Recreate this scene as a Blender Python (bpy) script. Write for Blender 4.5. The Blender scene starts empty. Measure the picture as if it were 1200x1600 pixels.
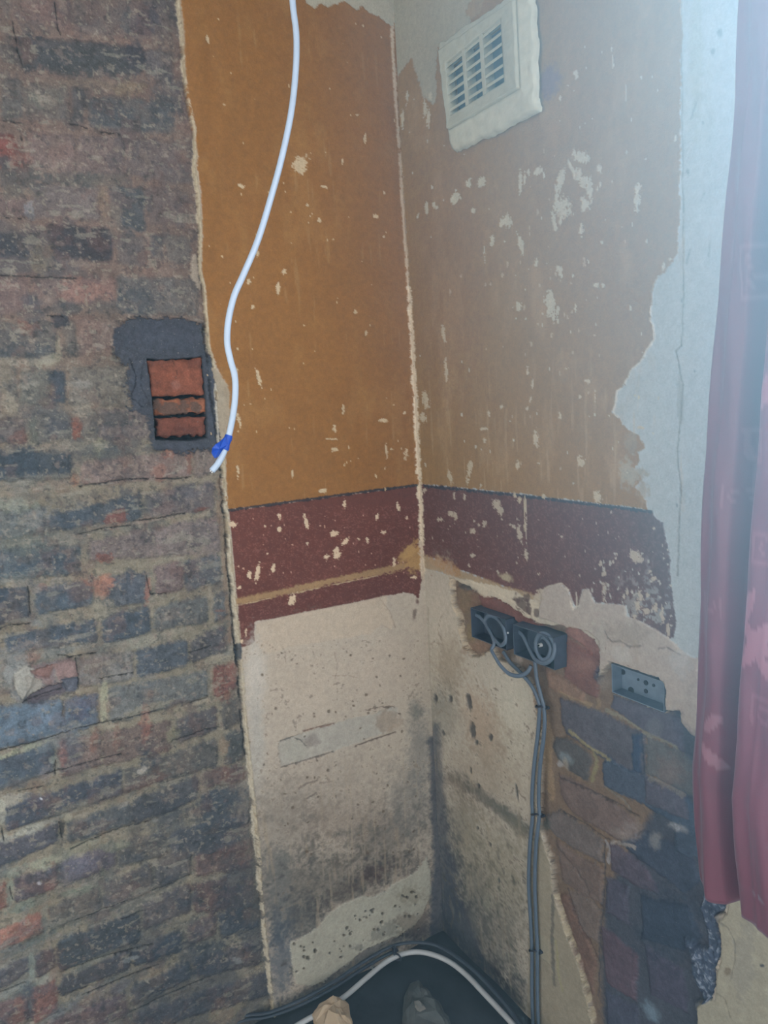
import bpy, bmesh, math, random
import numpy as np
from mathutils import Vector, Matrix

SC = bpy.context.scene
COL = SC.collection
random.seed(7)

# ------------------------------------------------------------------ camera
# The corner of the room is the origin: wall_left is the plane y=0 (x<0),
# wall_right the plane x=0 (y<0), the floor z=0.
F = 1160.0
def _rot(p, r, y):
    cp, sp, cr, sr, cy, sy = math.cos(p), math.sin(p), math.cos(r), math.sin(r), math.cos(y), math.sin(y)
    Ry = np.array([[cy, 0, sy], [0, 1, 0], [-sy, 0, cy]]); Rx = np.array([[1, 0, 0], [0, cp, -sp], [0, sp, cp]])
    Rz = np.array([[cr, -sr, 0], [sr, cr, 0], [0, 0, 1]])
    return Rz @ Rx @ Ry
_M = _rot(.15279323, -.06126722, -.53705685)
BW = np.array([_M[:, 0], _M[:, 2], -_M[:, 1]])
CP = np.array([-0.8263748, -1.24244088, 1.17516089]) * 1.15
cam_d = bpy.data.cameras.new('camera'); cam = bpy.data.objects.new('camera', cam_d); COL.objects.link(cam)
cam_d.sensor_fit = 'HORIZONTAL'; cam_d.sensor_width = 36; cam_d.lens = F / 1200 * 36; cam_d.clip_start = .02
_r = BW @ np.array([1, 0, 0]); _u = BW @ np.array([0, -1, 0]); _b = BW @ np.array([0, 0, -1])
cam.matrix_world = Matrix(((_r[0], _u[0], _b[0], CP[0]), (_r[1], _u[1], _b[1], CP[1]), (_r[2], _u[2], _b[2], CP[2]), (0, 0, 0, 1)))
SC.camera = cam

# ------------------------------------------------------------------ light
SC.view_settings.view_transform = 'Standard'; SC.view_settings.look = 'None'
SC.view_settings.gamma = 1; SC.view_settings.use_curve_mapping = False
SC.view_settings.exposure = 0.27
wd = bpy.data.worlds.new('World'); SC.world = wd; wd.use_nodes = True
wd.node_tree.nodes['Background'].inputs[0].default_value = (1.0, .99, .96, 1)
wd.node_tree.nodes['Background'].inputs[1].default_value = 2.0
def area(name, loc, target, sx, sy, power, colour, spread=math.pi):
    l = bpy.data.lights.new(name, 'AREA'); l.shape = 'RECTANGLE'; l.size = sx; l.size_y = sy
    l.energy = power; l.color = colour; l.spread = spread
    o = bpy.data.objects.new(name, l); COL.objects.link(o); o.location = loc
    d = Vector(target) - Vector(loc); o.rotation_euler = d.to_track_quat('-Z', 'Y').to_euler(); return o
# daylight entering by the window beyond the curtain
area('window_daylight', (.30, -1.35, 1.65), (-1.0, -1.2, .55), .85, 1.35, 120, (.62, .80, 1.0))
HAZE = 0.016; HAZE_W = 1.3; HAZE_C = (.0, -1.1, 1.75); HAZE_R = (.75, .85, 1.1); HAZE_COL = (.42, .80, 1, 1)

# ------------------------------------------------------------------ helpers
def ray(px, py): return BW @ np.array([(px - 600) / F, (py - 800) / F, 1.0])
def on_left(px, py, d=0.):   # point at distance d in front of the left wall
    r = ray(px, py); t = (-d - CP[1]) / r[1]; return CP + t * r
def on_right(px, py, d=0.):
    r = ray(px, py); t = (-d - CP[0]) / r[0]; return CP + t * r
def on_floor(px, py, h=0.):
    r = ray(px, py); t = (h - CP[2]) / r[2]; return CP + t * r
def project(P):
    c = (P - CP) @ BW
    return 600 + F * c[:, 0] / c[:, 2], 800 + F * c[:, 1] / c[:, 2]
def lin(c):
    c = np.asarray(c, float) / 255.; return np.where(c <= .04045, c / 12.92, ((c + .055) / 1.055) ** 2.4)
def S(c, k=1.0): return tuple(np.clip(lin(c) * k, 0, .95)) + (1,)

def _hash(ix, iy, seed):
    h = (ix.astype(np.int64) * 374761393 + iy.astype(np.int64) * 668265263 + seed * 974634777) & 0x7fffffff
    h = ((h ^ (h >> 13)) * 1274126177) & 0x7fffffff
    h = h ^ (h >> 16)
    return (h & 0xffff) / 65535.0
def vnoise(x, y, seed=0):
    ix = np.floor(x); iy = np.floor(y); fx = x - ix; fy = y - iy
    fx = fx * fx * (3 - 2 * fx); fy = fy * fy * (3 - 2 * fy)
    a = _hash(ix, iy, seed); b = _hash(ix + 1, iy, seed); c = _hash(ix, iy + 1, seed); d = _hash(ix + 1, iy + 1, seed)
    return (a * (1 - fx) + b * fx) * (1 - fy) + (c * (1 - fx) + d * fx) * fy
def fbm(u, v, f, seed=0, oct=4, ax=1., ay=1.):
    s = 0; a = .5; n = 0
    for i in range(oct):
        s = s + a * vnoise(u * f * ax + 17.3 * i, v * f * ay + 9.1 * i, seed + i); n += a; a *= .55; f *= 2.07
    return s / n
def sstep(a, b, x):
    t = np.clip((x - a) / (b - a), 0, 1); return t * t * (3 - 2 * t)

class Painter:
    """colour (linear) and relief of one wall surface, evaluated at its vertices"""
    def __init__(s, U, Z, PX, PY):
        s.u, s.z, s.px, s.py = U, Z, PX, PY
        s.col = np.zeros((len(U), 3)); s.h = np.zeros(len(U)); s.rough = np.full(len(U), .8)
        s.nA = fbm(U, Z, 45, 11, 4) - .5; s.nB = fbm(U, Z, 160, 21, 3) - .5; s.nC = fbm(U, Z, 9, 31, 4) - .5
        s.nD = fbm(U, Z, 420, 41, 2) - .5; s.streak = fbm(U, Z, 60, 51, 3, 1.6, .18) - .5
    def sd(s, pts, wa=3., wb=2., pad=14):
        pts = np.array(pts, float); x0, y0 = pts.min(0) - pad; x1, y1 = pts.max(0) + pad
        idx = np.nonzero((s.px > x0) & (s.px < x1) & (s.py > y0) & (s.py < y1))[0]
        X = s.px[idx]; Y = s.py[idx]; d2 = np.full(len(idx), 1e9); ins = np.zeros(len(idx), bool)
        n = len(pts)
        for i in range(n):
            ax, ay = pts[i]; bx, by = pts[(i + 1) % n]; ex, ey = bx - ax, by - ay; L = ex * ex + ey * ey + 1e-9
            t = np.clip(((X - ax) * ex + (Y - ay) * ey) / L, 0, 1)
            d2 = np.minimum(d2, (X - ax - t * ex) ** 2 + (Y - ay - t * ey) ** 2)
            if ay != by:
                c = ((ay > Y) != (by > Y)) & (X < (bx - ax) * (Y - ay) / (by - ay) + ax); ins ^= c
        d = np.sqrt(d2); d = np.where(ins, -d, d) + s.nA[idx] * 2 * wa + s.nB[idx] * 2 * wb + s.nD[idx] * 1.5 * wb
        return idx, d
    def mix(s, idx, m, c, var=.1, vn=None):
        c = lin(c); n = (s.nA[idx] * .6 + s.nB[idx] * .9 + s.nC[idx] * .6) * 2 * var
        s.col[idx] = s.col[idx] * (1 - m[:, None]) + m[:, None] * (c[None] * (1 + n)[:, None])
    def poly(s, pts, c, soft=.8, wa=3., wb=2., var=.12, op=1., h=None, hm='set', ret=False):
        idx, d = s.sd(pts, wa, wb, 14 + soft); m = sstep(soft, -soft, d) * op
        s.mix(idx, m, c, var)
        if h is not None:
            mm = sstep(1.2, -1.2, d); s.h[idx] = s.h[idx] * (1 - mm) + (h if hm == 'set' else s.h[idx] + h) * mm
        return idx, d
    def blot(s, cx, cy, rx, ry, c, ang=0, op=.8, wa=.35, soft=.35, var=.12, h=0, wd=0.):
        R = max(rx, ry) * 1.6
        idx = np.nonzero((abs(s.px - cx) < R) & (abs(s.py - cy) < R))[0]
        a = math.radians(ang); X = s.px[idx] - cx; Y = s.py[idx] - cy
        x = (X * math.cos(a) + Y * math.sin(a)) / rx; y = (-X * math.sin(a) + Y * math.cos(a)) / ry
        d = np.sqrt(x * x + y * y) - 1 + s.nA[idx] * 2 * wa + s.nB[idx] * 2 * wa + s.nD[idx] * 2 * wd
        m = sstep(soft, -soft, d) * op; s.mix(idx, m, c, var)
        if h: s.h[idx] += h * m
    def line(s, pts, w, c, op=1., soft=.7, wob=1., var=.1, h=0, gap=0., groove=0):
        pts = np.array(pts, float); x0, y0 = pts.min(0) - w - 8; x1, y1 = pts.max(0) + w + 8
        idx = np.nonzero((s.px > x0) & (s.px < x1) & (s.py > y0) & (s.py < y1))[0]
        X = s.px[idx] + s.nA[idx] * 2 * wob; Y = s.py[idx] + s.nB[idx] * 2 * wob; d2 = np.full(len(idx), 1e9)
        for (ax, ay), (bx, by) in zip(pts[:-1], pts[1:]):
            ex, ey = bx - ax, by - ay; L = ex * ex + ey * ey + 1e-9
            t = np.clip(((X - ax) * ex + (Y - ay) * ey) / L, 0, 1)
            d2 = np.minimum(d2, (X - ax - t * ex) ** 2 + (Y - ay - t * ey) ** 2)
        d = np.sqrt(d2) - w / 2 + s.nB[idx] * w * .8 + s.nD[idx] * w * .35
        m = sstep(soft, -soft, d) * op
        if gap: m = m * sstep(gap - .08, gap + .08, s.nA[idx] + .5 + s.nD[idx] * .3)
        s.mix(idx, m, c, var)
        if h: s.h[idx] += h * m

def obj_from(name, verts, faces, mat, parent=None, smooth=True):
    me = bpy.data.meshes.new(name); me.from_pydata([tuple(v) for v in verts], [], [tuple(f) for f in faces]); me.update()
    if smooth: me.polygons.foreach_set('use_smooth', [True] * len(me.polygons))
    o = bpy.data.objects.new(name, me); COL.objects.link(o)
    if mat: me.materials.append(mat)
    if parent: o.parent = parent
    return o
def tag(o, label=None, cat=None, group=None, kind=None):
    for k, v in (('label', label), ('category', cat), ('group', group), ('kind', kind)):
        if v: o[k] = v
    return o
def empty(name, loc):
    o = bpy.data.objects.new(name, None); COL.objects.link(o); o.location = tuple(loc); o.empty_display_size = .05; return o
def adopt(child, parent):
    child.parent = parent; child.matrix_parent_inverse = Matrix.Translation(-Vector(parent.location)); return child
def from_bm(name, bm, mat, parent=None, smooth=False):
    me = bpy.data.meshes.new(name); bm.to_mesh(me); bm.free()
    if smooth: me.polygons.foreach_set('use_smooth', [True] * len(me.polygons))
    me.materials.append(mat); o = bpy.data.objects.new(name, me); COL.objects.link(o)
    if parent: adopt(o, parent)
    return o
def bm_box(bm, lo, hi, bevel=0., seg=2):
    lo, hi = Vector(lo), Vector(hi); c = (lo + hi) / 2; d = hi - lo
    r = bmesh.ops.create_cube(bm, size=1, matrix=Matrix.Translation(c) @ Matrix.Diagonal((abs(d.x), abs(d.y), abs(d.z), 1)))
    if bevel:
        es = list({e for v in r['verts'] for e in v.link_edges})
        bmesh.ops.bevel(bm, geom=es, offset=bevel, segments=seg, affect='EDGES', profile=.5)
def catmull(P, n=10):
    P = [np.array(p, float) for p in P]; P = [2 * P[0] - P[1]] + P + [2 * P[-1] - P[-2]]; out = []
    for i in range(1, len(P) - 2):
        p0, p1, p2, p3 = P[i - 1:i + 3]
        for k in range(n):
            t = k / n; out.append(.5 * (2 * p1 + (p2 - p0) * t + (2 * p0 - 5 * p1 + 4 * p2 - p3) * t * t + (3 * p1 - p0 - 3 * p2 + p3) * t ** 3))
    out.append(P[-2]); return out
def tube(bm, pts, r, seg=12, flat=1.0, normal=(1, 0, 0), rfun=None):
    """tube along pts; cross-section r along the side axis, r*flat along `normal`"""
    N = Vector(normal).normalized(); rings = []
    P = [Vector(tuple(p)) for p in pts]
    for i, p in enumerate(P):
        t = (P[min(i + 1, len(P) - 1)] - P[max(i - 1, 0)]).normalized()
        n = (N - t * N.dot(t)); n = n.normalized() if n.length > 1e-4 else t.orthogonal().normalized()
        b = t.cross(n); rr = r * (rfun(i / (len(P) - 1)) if rfun else 1)
        rings.append([bm.verts.new(p + b * math.cos(2 * math.pi * k / seg) * rr + n * math.sin(2 * math.pi * k / seg) * rr * flat) for k in range(seg)])
    for a, b2 in zip(rings[:-1], rings[1:]):
        for k in range(seg): bm.faces.new((a[k], a[(k + 1) % seg], b2[(k + 1) % seg], b2[k]))
    bm.faces.new(rings[0][::-1]); bm.faces.new(rings[-1])

def material(name, colour, rough=.7, metal=0., var=.12, scale=40., bump=.2, bscale=200., spec=.3, sheen=0.):
    m = bpy.data.materials.new(name); m.use_nodes = True; nt = m.node_tree; b = nt.nodes['Principled BSDF']
    tc = nt.nodes.new('ShaderNodeTexCoord'); n = nt.nodes.new('ShaderNodeTexNoise'); n.inputs['Scale'].default_value = scale; n.inputs['Detail'].default_value = 6
    nt.links.new(tc.outputs['Object'], n.inputs['Vector'])
    mr = nt.nodes.new('ShaderNodeMapRange'); mr.inputs[3].default_value = 1 - var * 2; mr.inputs[4].default_value = 1 + var * 2
    nt.links.new(n.outputs['Fac'], mr.inputs[0])
    mx = nt.nodes.new('ShaderNodeVectorMath'); mx.operation = 'SCALE'; mx.inputs[0].default_value = colour[:3]
    nt.links.new(mr.outputs[0], mx.inputs['Scale']); nt.links.new(mx.outputs[0], b.inputs['Base Color'])
    b.inputs['Roughness'].default_value = rough; b.inputs['Metallic'].default_value = metal; b.inputs['Specular IOR Level'].default_value = spec
    if bump:
        n2 = nt.nodes.new('ShaderNodeTexNoise'); n2.inputs['Scale'].default_value = bscale; n2.inputs['Detail'].default_value = 5
        nt.links.new(tc.outputs['Object'], n2.inputs['Vector'])
        bp = nt.nodes.new('ShaderNodeBump'); bp.inputs['Strength'].default_value = bump; bp.inputs['Distance'].default_value = .002
        nt.links.new(n2.outputs['Fac'], bp.inputs['Height']); nt.links.new(bp.outputs[0], b.inputs['Normal'])
    return m
def wall_material(name, rough, fine, bump, speck):
    """weathered surface: pigment attribute x fine grain, dust specks and pitting"""
    m = bpy.data.materials.new(name); m.use_nodes = True; nt = m.node_tree; b = nt.nodes['Principled BSDF']
    at = nt.nodes.new('ShaderNodeAttribute'); at.attribute_name = 'pigment'
    ge = nt.nodes.new('ShaderNodeNewGeometry')
    n = nt.nodes.new('ShaderNodeTexNoise'); n.inputs['Scale'].default_value = 330; n.inputs['Detail'].default_value = 5; n.inputs['Roughness'].default_value = .65
    nt.links.new(ge.outputs['Position'], n.inputs['Vector'])
    mr = nt.nodes.new('ShaderNodeMapRange'); mr.inputs[1].default_value = .25; mr.inputs[2].default_value = .75
    mr.inputs[3].default_value = 1 - fine; mr.inputs[4].default_value = 1 + fine
    nt.links.new(n.outputs['Fac'], mr.inputs[0])
    mx = nt.nodes.new('ShaderNodeVectorMath'); mx.operation = 'SCALE'
    nt.links.new(at.outputs['Color'], mx.inputs[0]); nt.links.new(mr.outputs[0], mx.inputs['Scale'])
    n3 = nt.nodes.new('ShaderNodeTexNoise'); n3.inputs['Scale'].default_value = 75; n3.inputs['Detail'].default_value = 8; n3.inputs['Roughness'].default_value = .7
    nt.links.new(ge.outputs['Position'], n3.inputs['Vector']); mr3 = nt.nodes.new('ShaderNodeMapRange'); mr3.inputs[1].default_value = .3; mr3.inputs[2].default_value = .7
    mr3.inputs[3].default_value = 1 - fine * .8; mr3.inputs[4].default_value = 1 + fine * .8; nt.links.new(n3.outputs['Fac'], mr3.inputs[0])
    mx0 = mx; mx = nt.nodes.new('ShaderNodeVectorMath'); mx.operation = 'SCALE'; nt.links.new(mx0.outputs[0], mx.inputs[0]); nt.links.new(mr3.outputs[0], mx.inputs['Scale'])
    v = nt.nodes.new('ShaderNodeTexNoise'); v.inputs['Scale'].default_value = 240; v.inputs['Detail'].default_value = 3
    nt.links.new(ge.outputs['Position'], v.inputs['Vector'])
    sp = nt.nodes.new('ShaderNodeMapRange'); sp.inputs[1].default_value = .68; sp.inputs[2].default_value = .74; sp.inputs[4].default_value = speck
    nt.links.new(v.outputs['Fac'], sp.inputs[0])
    mm = nt.nodes.new('ShaderNodeMix'); mm.data_type = 'RGBA'; mm.inputs[7].default_value = (.38, .36, .31, 1)
    nt.links.new(sp.outputs[0], mm.inputs[0]); nt.links.new(mx.outputs[0], mm.inputs[6]); nt.links.new(mm.outputs[2], b.inputs['Base Color'])
    b.inputs['Roughness'].default_value = rough; b.inputs['Specular IOR Level'].default_value = .2
    bp = nt.nodes.new('ShaderNodeBump'); bp.inputs['Strength'].default_value = bump; bp.inputs['Distance'].default_value = .0015
    nt.links.new(n.outputs['Fac'], bp.inputs['Height']); nt.links.new(bp.outputs[0], b.inputs['Normal'])
    return m
M_BRICK = wall_material('weathered_brickwork', .85, .27, .9, .3)
M_BRICK2 = wall_material('bared_brickwork', .85, .20, .7, .15)
M_PLASTER = wall_material('old_plaster', .7, .14, .5, .0)

# ------------------------------------------------------------------ wall surfaces
def axis_samples(a_far, a_fine, frm, step_px, side):
    """coordinates along a wall from the corner outwards, ~step_px apart as seen at mid height"""
    out = [.012, .008, .004, 0.]; t = 0.
    while t > a_fine:
        p = np.array([[t, 0, 1.0]]) if side == 'L' else np.array([[0, t, 1.0]])
        q = p.copy(); q[0, 0 if side == 'L' else 1] -= .001
        dx = abs(project(q)[0][0] - project(p)[0][0]); t -= .001 * step_px / dx; out.append(t)
    return out
def z_samples(lo, hi, step): return list(np.arange(lo, hi, step))
def build_grid(side, A, Z):
    A = np.array(A); Z = np.array(Z); nA, nZ = len(A), len(Z)
    AA, ZZ = np.meshgrid(A, Z); a = AA.ravel(); z = ZZ.ravel(); o = np.zeros_like(a)
    P = np.stack([a, o, z], 1) if side == 'L' else np.stack([o, a, z], 1)
    # perspective position of every vertex, with far-behind points kept harmless
    c = (P - CP) @ BW; w = np.maximum(c[:, 2], .15)
    px, py = 600 + F * c[:, 0] / w, 800 + F * c[:, 1] / w
    return P, a, z, px, py, nA, nZ
def emit(side, P, paint, nA, nZ, regions, skip=None):
    """regions: list of (name, vertex mask fn, material, parent) -> one mesh each, faces split by majority"""
    disp = paint.h - .0095   # the painted plaster face lies in the wall plane
    V = P.copy()
    V[:, 1 if side == 'L' else 0] -= disp
    i = np.arange(nA - 1)[None, :] + (np.arange(nZ - 1) * nA)[:, None]
    i = i.ravel(); quads = np.stack([i, i + nA, i + nA + 1, i + 1], 1)
    if side == 'L': quads = quads[:, ::1]
    else: quads = quads[:, ::-1]
    if skip is not None: quads = quads[~skip[quads].any(1)]
    rid = paint.region[quads[:, 0]]; out = []
    for k, (name, mat) in enumerate(regions):
        q = quads[rid == k]; used = np.unique(q); remap = np.full(len(V), -1); remap[used] = np.arange(len(used)); q = remap[q]
        me = bpy.data.meshes.new(name); me.vertices.add(len(used)); me.vertices.foreach_set('co', V[used].astype(np.float32).ravel())
        me.loops.add(q.size); me.loops.foreach_set('vertex_index', q.astype(np.int32).ravel())
        me.polygons.add(len(q)); me.polygons.foreach_set('loop_start', np.arange(0, q.size, 4, dtype=np.int32))
        me.update(calc_edges=True); me.polygons.foreach_set('use_smooth', np.ones(len(q), bool))
        at = me.color_attributes.new('pigment', 'FLOAT_COLOR', 'POINT')
        c4 = np.ones((len(used), 4), np.float32); c4[:, :3] = np.clip(paint.col[used], 0.002, .95); at.data.foreach_set('color', c4.ravel())
        me.materials.append(mat); o = bpy.data.objects.new(name, me); COL.objects.link(o); out.append(o)
    return out

def chips(p, items, c, h=-.0007, op=1., wa=.3):
    for it in items:
        x, y, rx, ry = it[:4]; a = it[4] if len(it) > 4 else 0
        p.blot(x, y, rx * .85, ry * .9, c, a, op, wa + .3, .14, .06, h, .6)
# ------------------------------------------------------------------ left wall
aL = axis_samples(0, -1.02, 0, 1.5, 'L'); aL = aL + list(np.linspace(aL[-1] - .02, -2.3, 60))
zL = list(np.linspace(-.03, 0, 4)[:-1]) + z_samples(0, 2.2, .00165) + list(np.linspace(2.2, 2.5, 40))
P, A, Z, PX, PY, nA, nZ = build_grid('L', aL, zL)
p = Painter(A, Z, PX, PY); p.region = np.zeros(len(A), int)
# --- brickwork: mortar-smeared ground
p.col[:] = lin((108, 92, 84)); n = p.nC * 1.2 + p.nA * .5
lo = sstep(380, 900, PY)[:, None]; p.col[:] = p.col * (1 - lo) + lin((124, 117, 102)) * lo; p.col *= (1 + n * .5)[:, None]; p.h += p.nA * .004 + p.nB * .0025
g = sstep(.02, .2, fbm(A, Z, 14, 77, 4) - .5); p.col = p.col * (1 - g[:, None] * .55) + lin((66, 72, 78)) * g[:, None] * .55
# bricks beyond the frame follow the same bond
out = (PX < -12) | (PY < -12) | (PY > 1612)
ci = np.floor(Z / .0755); uu = A / .235 + .5 * (ci % 2); fb = np.minimum(abs(uu - np.round(uu)) * .235, abs(Z / .0755 - np.round(Z / .0755)) * .0755)
mb = sstep(.004, .009, fb + p.nA * .006) * out; hv = _hash(np.floor(uu + .5), ci, 5)
cb = lin((70, 74, 82))[None] * (1 - hv[:, None]) + lin((110, 84, 76))[None] * hv[:, None]
p.col = p.col * (1 - mb[:, None] * .8) + cb * mb[:, None] * .8; p.h += mb * .004
# bricks: x-left, x-right, y top-left, top-right, bottom-right, bottom-left, colour
BR = [(17,112,-30,-30,45,26,(106,84,79)),(118,268,-30,-30,62,48,(98,86,82)),(0,14,-30,-30,26,20,(95,85,82)),
(-14,25,62,66,92,84,(72,74,76)),(29,225,52,70,114,104,(56,62,68)),(228,272,72,78,122,116,(90,86,88)),
(2,36,122,122,184,180,(84,84,82)),(42,110,126,130,186,184,(100,92,86)),(113,133,132,134,192,190,(74,74,76)),(140,272,150,154,206,198,(76,81,84)),
(-14,26,207,210,262,262,(118,66,58)),(46,118,206,208,268,264,(112,92,87)),(121,196,208,212,272,268,(108,90,86)),(199,285,212,220,280,272,(98,86,84)),
(-14,42,300,300,337,337,(104,84,80)),(48,157,284,287,344,337,(98,88,86)),(173,228,288,292,362,352,(70,78,83)),(232,296,290,296,350,348,(100,86,83)),
(-14,57,361,362,402,402,(50,56,66)),(75,177,348,356,408,402,(44,50,61)),(182,230,362,366,412,412,(94,85,82)),(236,256,366,366,404,402,(74,78,82)),(260,300,366,368,410,408,(98,92,87)),
(-14,46,432,432,488,488,(112,89,83)),(49,95,432,432,478,482,(110,91,85)),(98,181,433,434,474,472,(134,99,88)),(186,310,430,434,492,490,(90,88,86)),
(-14,88,504,502,556,560,(96,90,84)),(100,120,500,500,556,556,(102,92,84)),(122,188,494,496,545,556,(118,98,88)),
(-14,26,574,572,630,632,(100,95,86)),(30,80,577,577,632,632,(98,95,86)),(83,104,580,580,630,632,(66,73,79)),(108,202,573,573,634,634,(108,100,89)),
(-14,40,656,652,690,694,(100,88,83)),(56,112,650,646,688,692,(94,91,86)),(115,127,652,652,684,686,(124,78,64)),(130,152,640,640,690,692,(106,98,88)),(155,240,640,640,686,690,(106,93,89)),
(-14,112,708,704,748,752,(60,69,77)),(126,300,722,704,746,760,(120,100,93)),(304,340,702,700,742,746,(118,102,94)),
(76,222,806,772,814,830,(72,80,88)),(232,336,770,752,798,810,(102,91,90)),(-14,70,796,790,836,846,(88,92,90)),
(138,346,846,806,866,878,(112,98,95)),(-14,128,860,850,900,908,(70,80,87)),
(56,146,920,906,948,962,(72,82,93)),(162,232,902,894,944,952,(78,83,91)),(242,288,884,876,924,934,(112,93,92)),(290,346,876,866,914,926,(86,88,94)),(-14,44,922,916,972,982,(50,66,84)),
(8,152,994,968,1004,1022,(68,80,94)),(160,236,968,948,992,1008,(66,77,90)),(242,326,948,930,974,988,(90,92,92)),(334,356,930,924,966,972,(84,88,92)),
(22,120,1048,1030,1084,1100,(118,98,94)),(125,210,1030,1018,1064,1076,(114,111,107)),(215,295,1016,1002,1044,1060,(74,83,95)),(299,354,1000,980,1022,1036,(84,82,86)),
(-14,100,1108,1092,1150,1176,(84,104,124)),(100,154,1092,1084,1136,1150,(80,92,108)),(172,328,1076,1050,1092,1132,(97,99,98)),(333,372,1044,1034,1080,1094,(124,74,64)),
(-14,84,1188,1164,1212,1240,(66,77,92)),(92,160,1160,1146,1200,1216,(110,90,84)),(160,268,1146,1128,1176,1200,(104,86,80)),(277,342,1122,1106,1144,1164,(82,78,81)),(346,380,1098,1090,1132,1144,(84,80,76)),
(7,192,1262,1206,1246,1302,(64,71,86)),(196,342,1204,1156,1200,1240,(86,84,82)),(352,384,1146,1140,1188,1200,(72,76,78)),(320,384,1206,1196,1222,1236,(98,78,72)),
(-14,92,1322,1288,1322,1362,(76,76,88)),(104,206,1286,1256,1292,1322,(80,83,86)),(208,312,1252,1216,1254,1290,(74,75,80)),(316,392,1240,1226,1290,1302,(66,72,80)),
(-14,14,1386,1380,1420,1432,(126,80,68)),(22,92,1374,1352,1392,1414,(84,76,84)),(94,182,1350,1320,1358,1388,(94,84,92)),(186,262,1318,1300,1340,1358,(88,84,80)),(266,392,1300,1270,1330,1346,(72,74,82)),
(-14,68,1458,1430,1464,1492,(150,96,80)),(75,158,1420,1390,1432,1456,(92,88,82)),(163,240,1384,1350,1396,1428,(90,83,80)),(244,300,1350,1334,1372,1392,(84,80,80)),(304,398,1336,1312,1360,1374,(98,76,74)),
(-14,48,1524,1500,1524,1556,(76,68,74)),(55,86,1492,1482,1520,1534,(82,72,76)),(90,220,1470,1428,1476,1522,(60,66,74)),(224,300,1412,1384,1430,1456,(84,78,80)),(304,400,1384,1362,1420,1430,(92,74,72)),
(-14,44,1574,1560,1604,1612,(122,86,78)),(50,90,1548,1530,1588,1606,(122,80,72)),(93,205,1530,1490,1520,1560,(66,66,74)),(208,288,1486,1456,1492,1514,(54,62,74)),(294,340,1446,1430,1466,1482,(98,82,79)),(344,408,1430,1406,1456,1468,(62,68,78)),
(-14,60,1618,1600,1650,1660,(110,84,80)),(66,200,1600,1556,1592,1640,(98,80,82)),(206,300,1546,1504,1536,1574,(62,66,76)),(304,410,1500,1470,1510,1532,(84,76,78)),(210,420,1586,1520,1560,1620,(76,72,78))]
for x0, x1, a, b, c, d, cc in BR:
    # rounded arris: corners pulled in
    r = min(5, (x1 - x0) * .18)
    q = [(x0 + r, a), (x1 - r, b), (x1, b + r), (x1 + 1, c - r), (x1 + 1 - r, c), (x0 + 1 + r, d), (x0 + 1, d - r), (x0, a + r)]
    idx, dd = p.sd(q, 5.5 if a < 480 else 4.5, 3, 16); up = a < 480; g = sum(cc) / 3; cc = tuple(v * .72 + g * .28 for v in cc)
    m = sstep(4.5 if up else 3, -4.5 if up else -3, dd) * (.85 if up else .92)
    p.mix(idx, m, cc, .34); p.h[idx] += (.003 if up else .0045) * sstep(3.5, -6, dd)
    e = np.exp(-((dd - 1.5) / 2.) ** 2) * sstep(.12, .35, p.nA[idx] + p.nC[idx]); p.mix(idx, e * .5, (58, 56, 56), .1)
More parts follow.
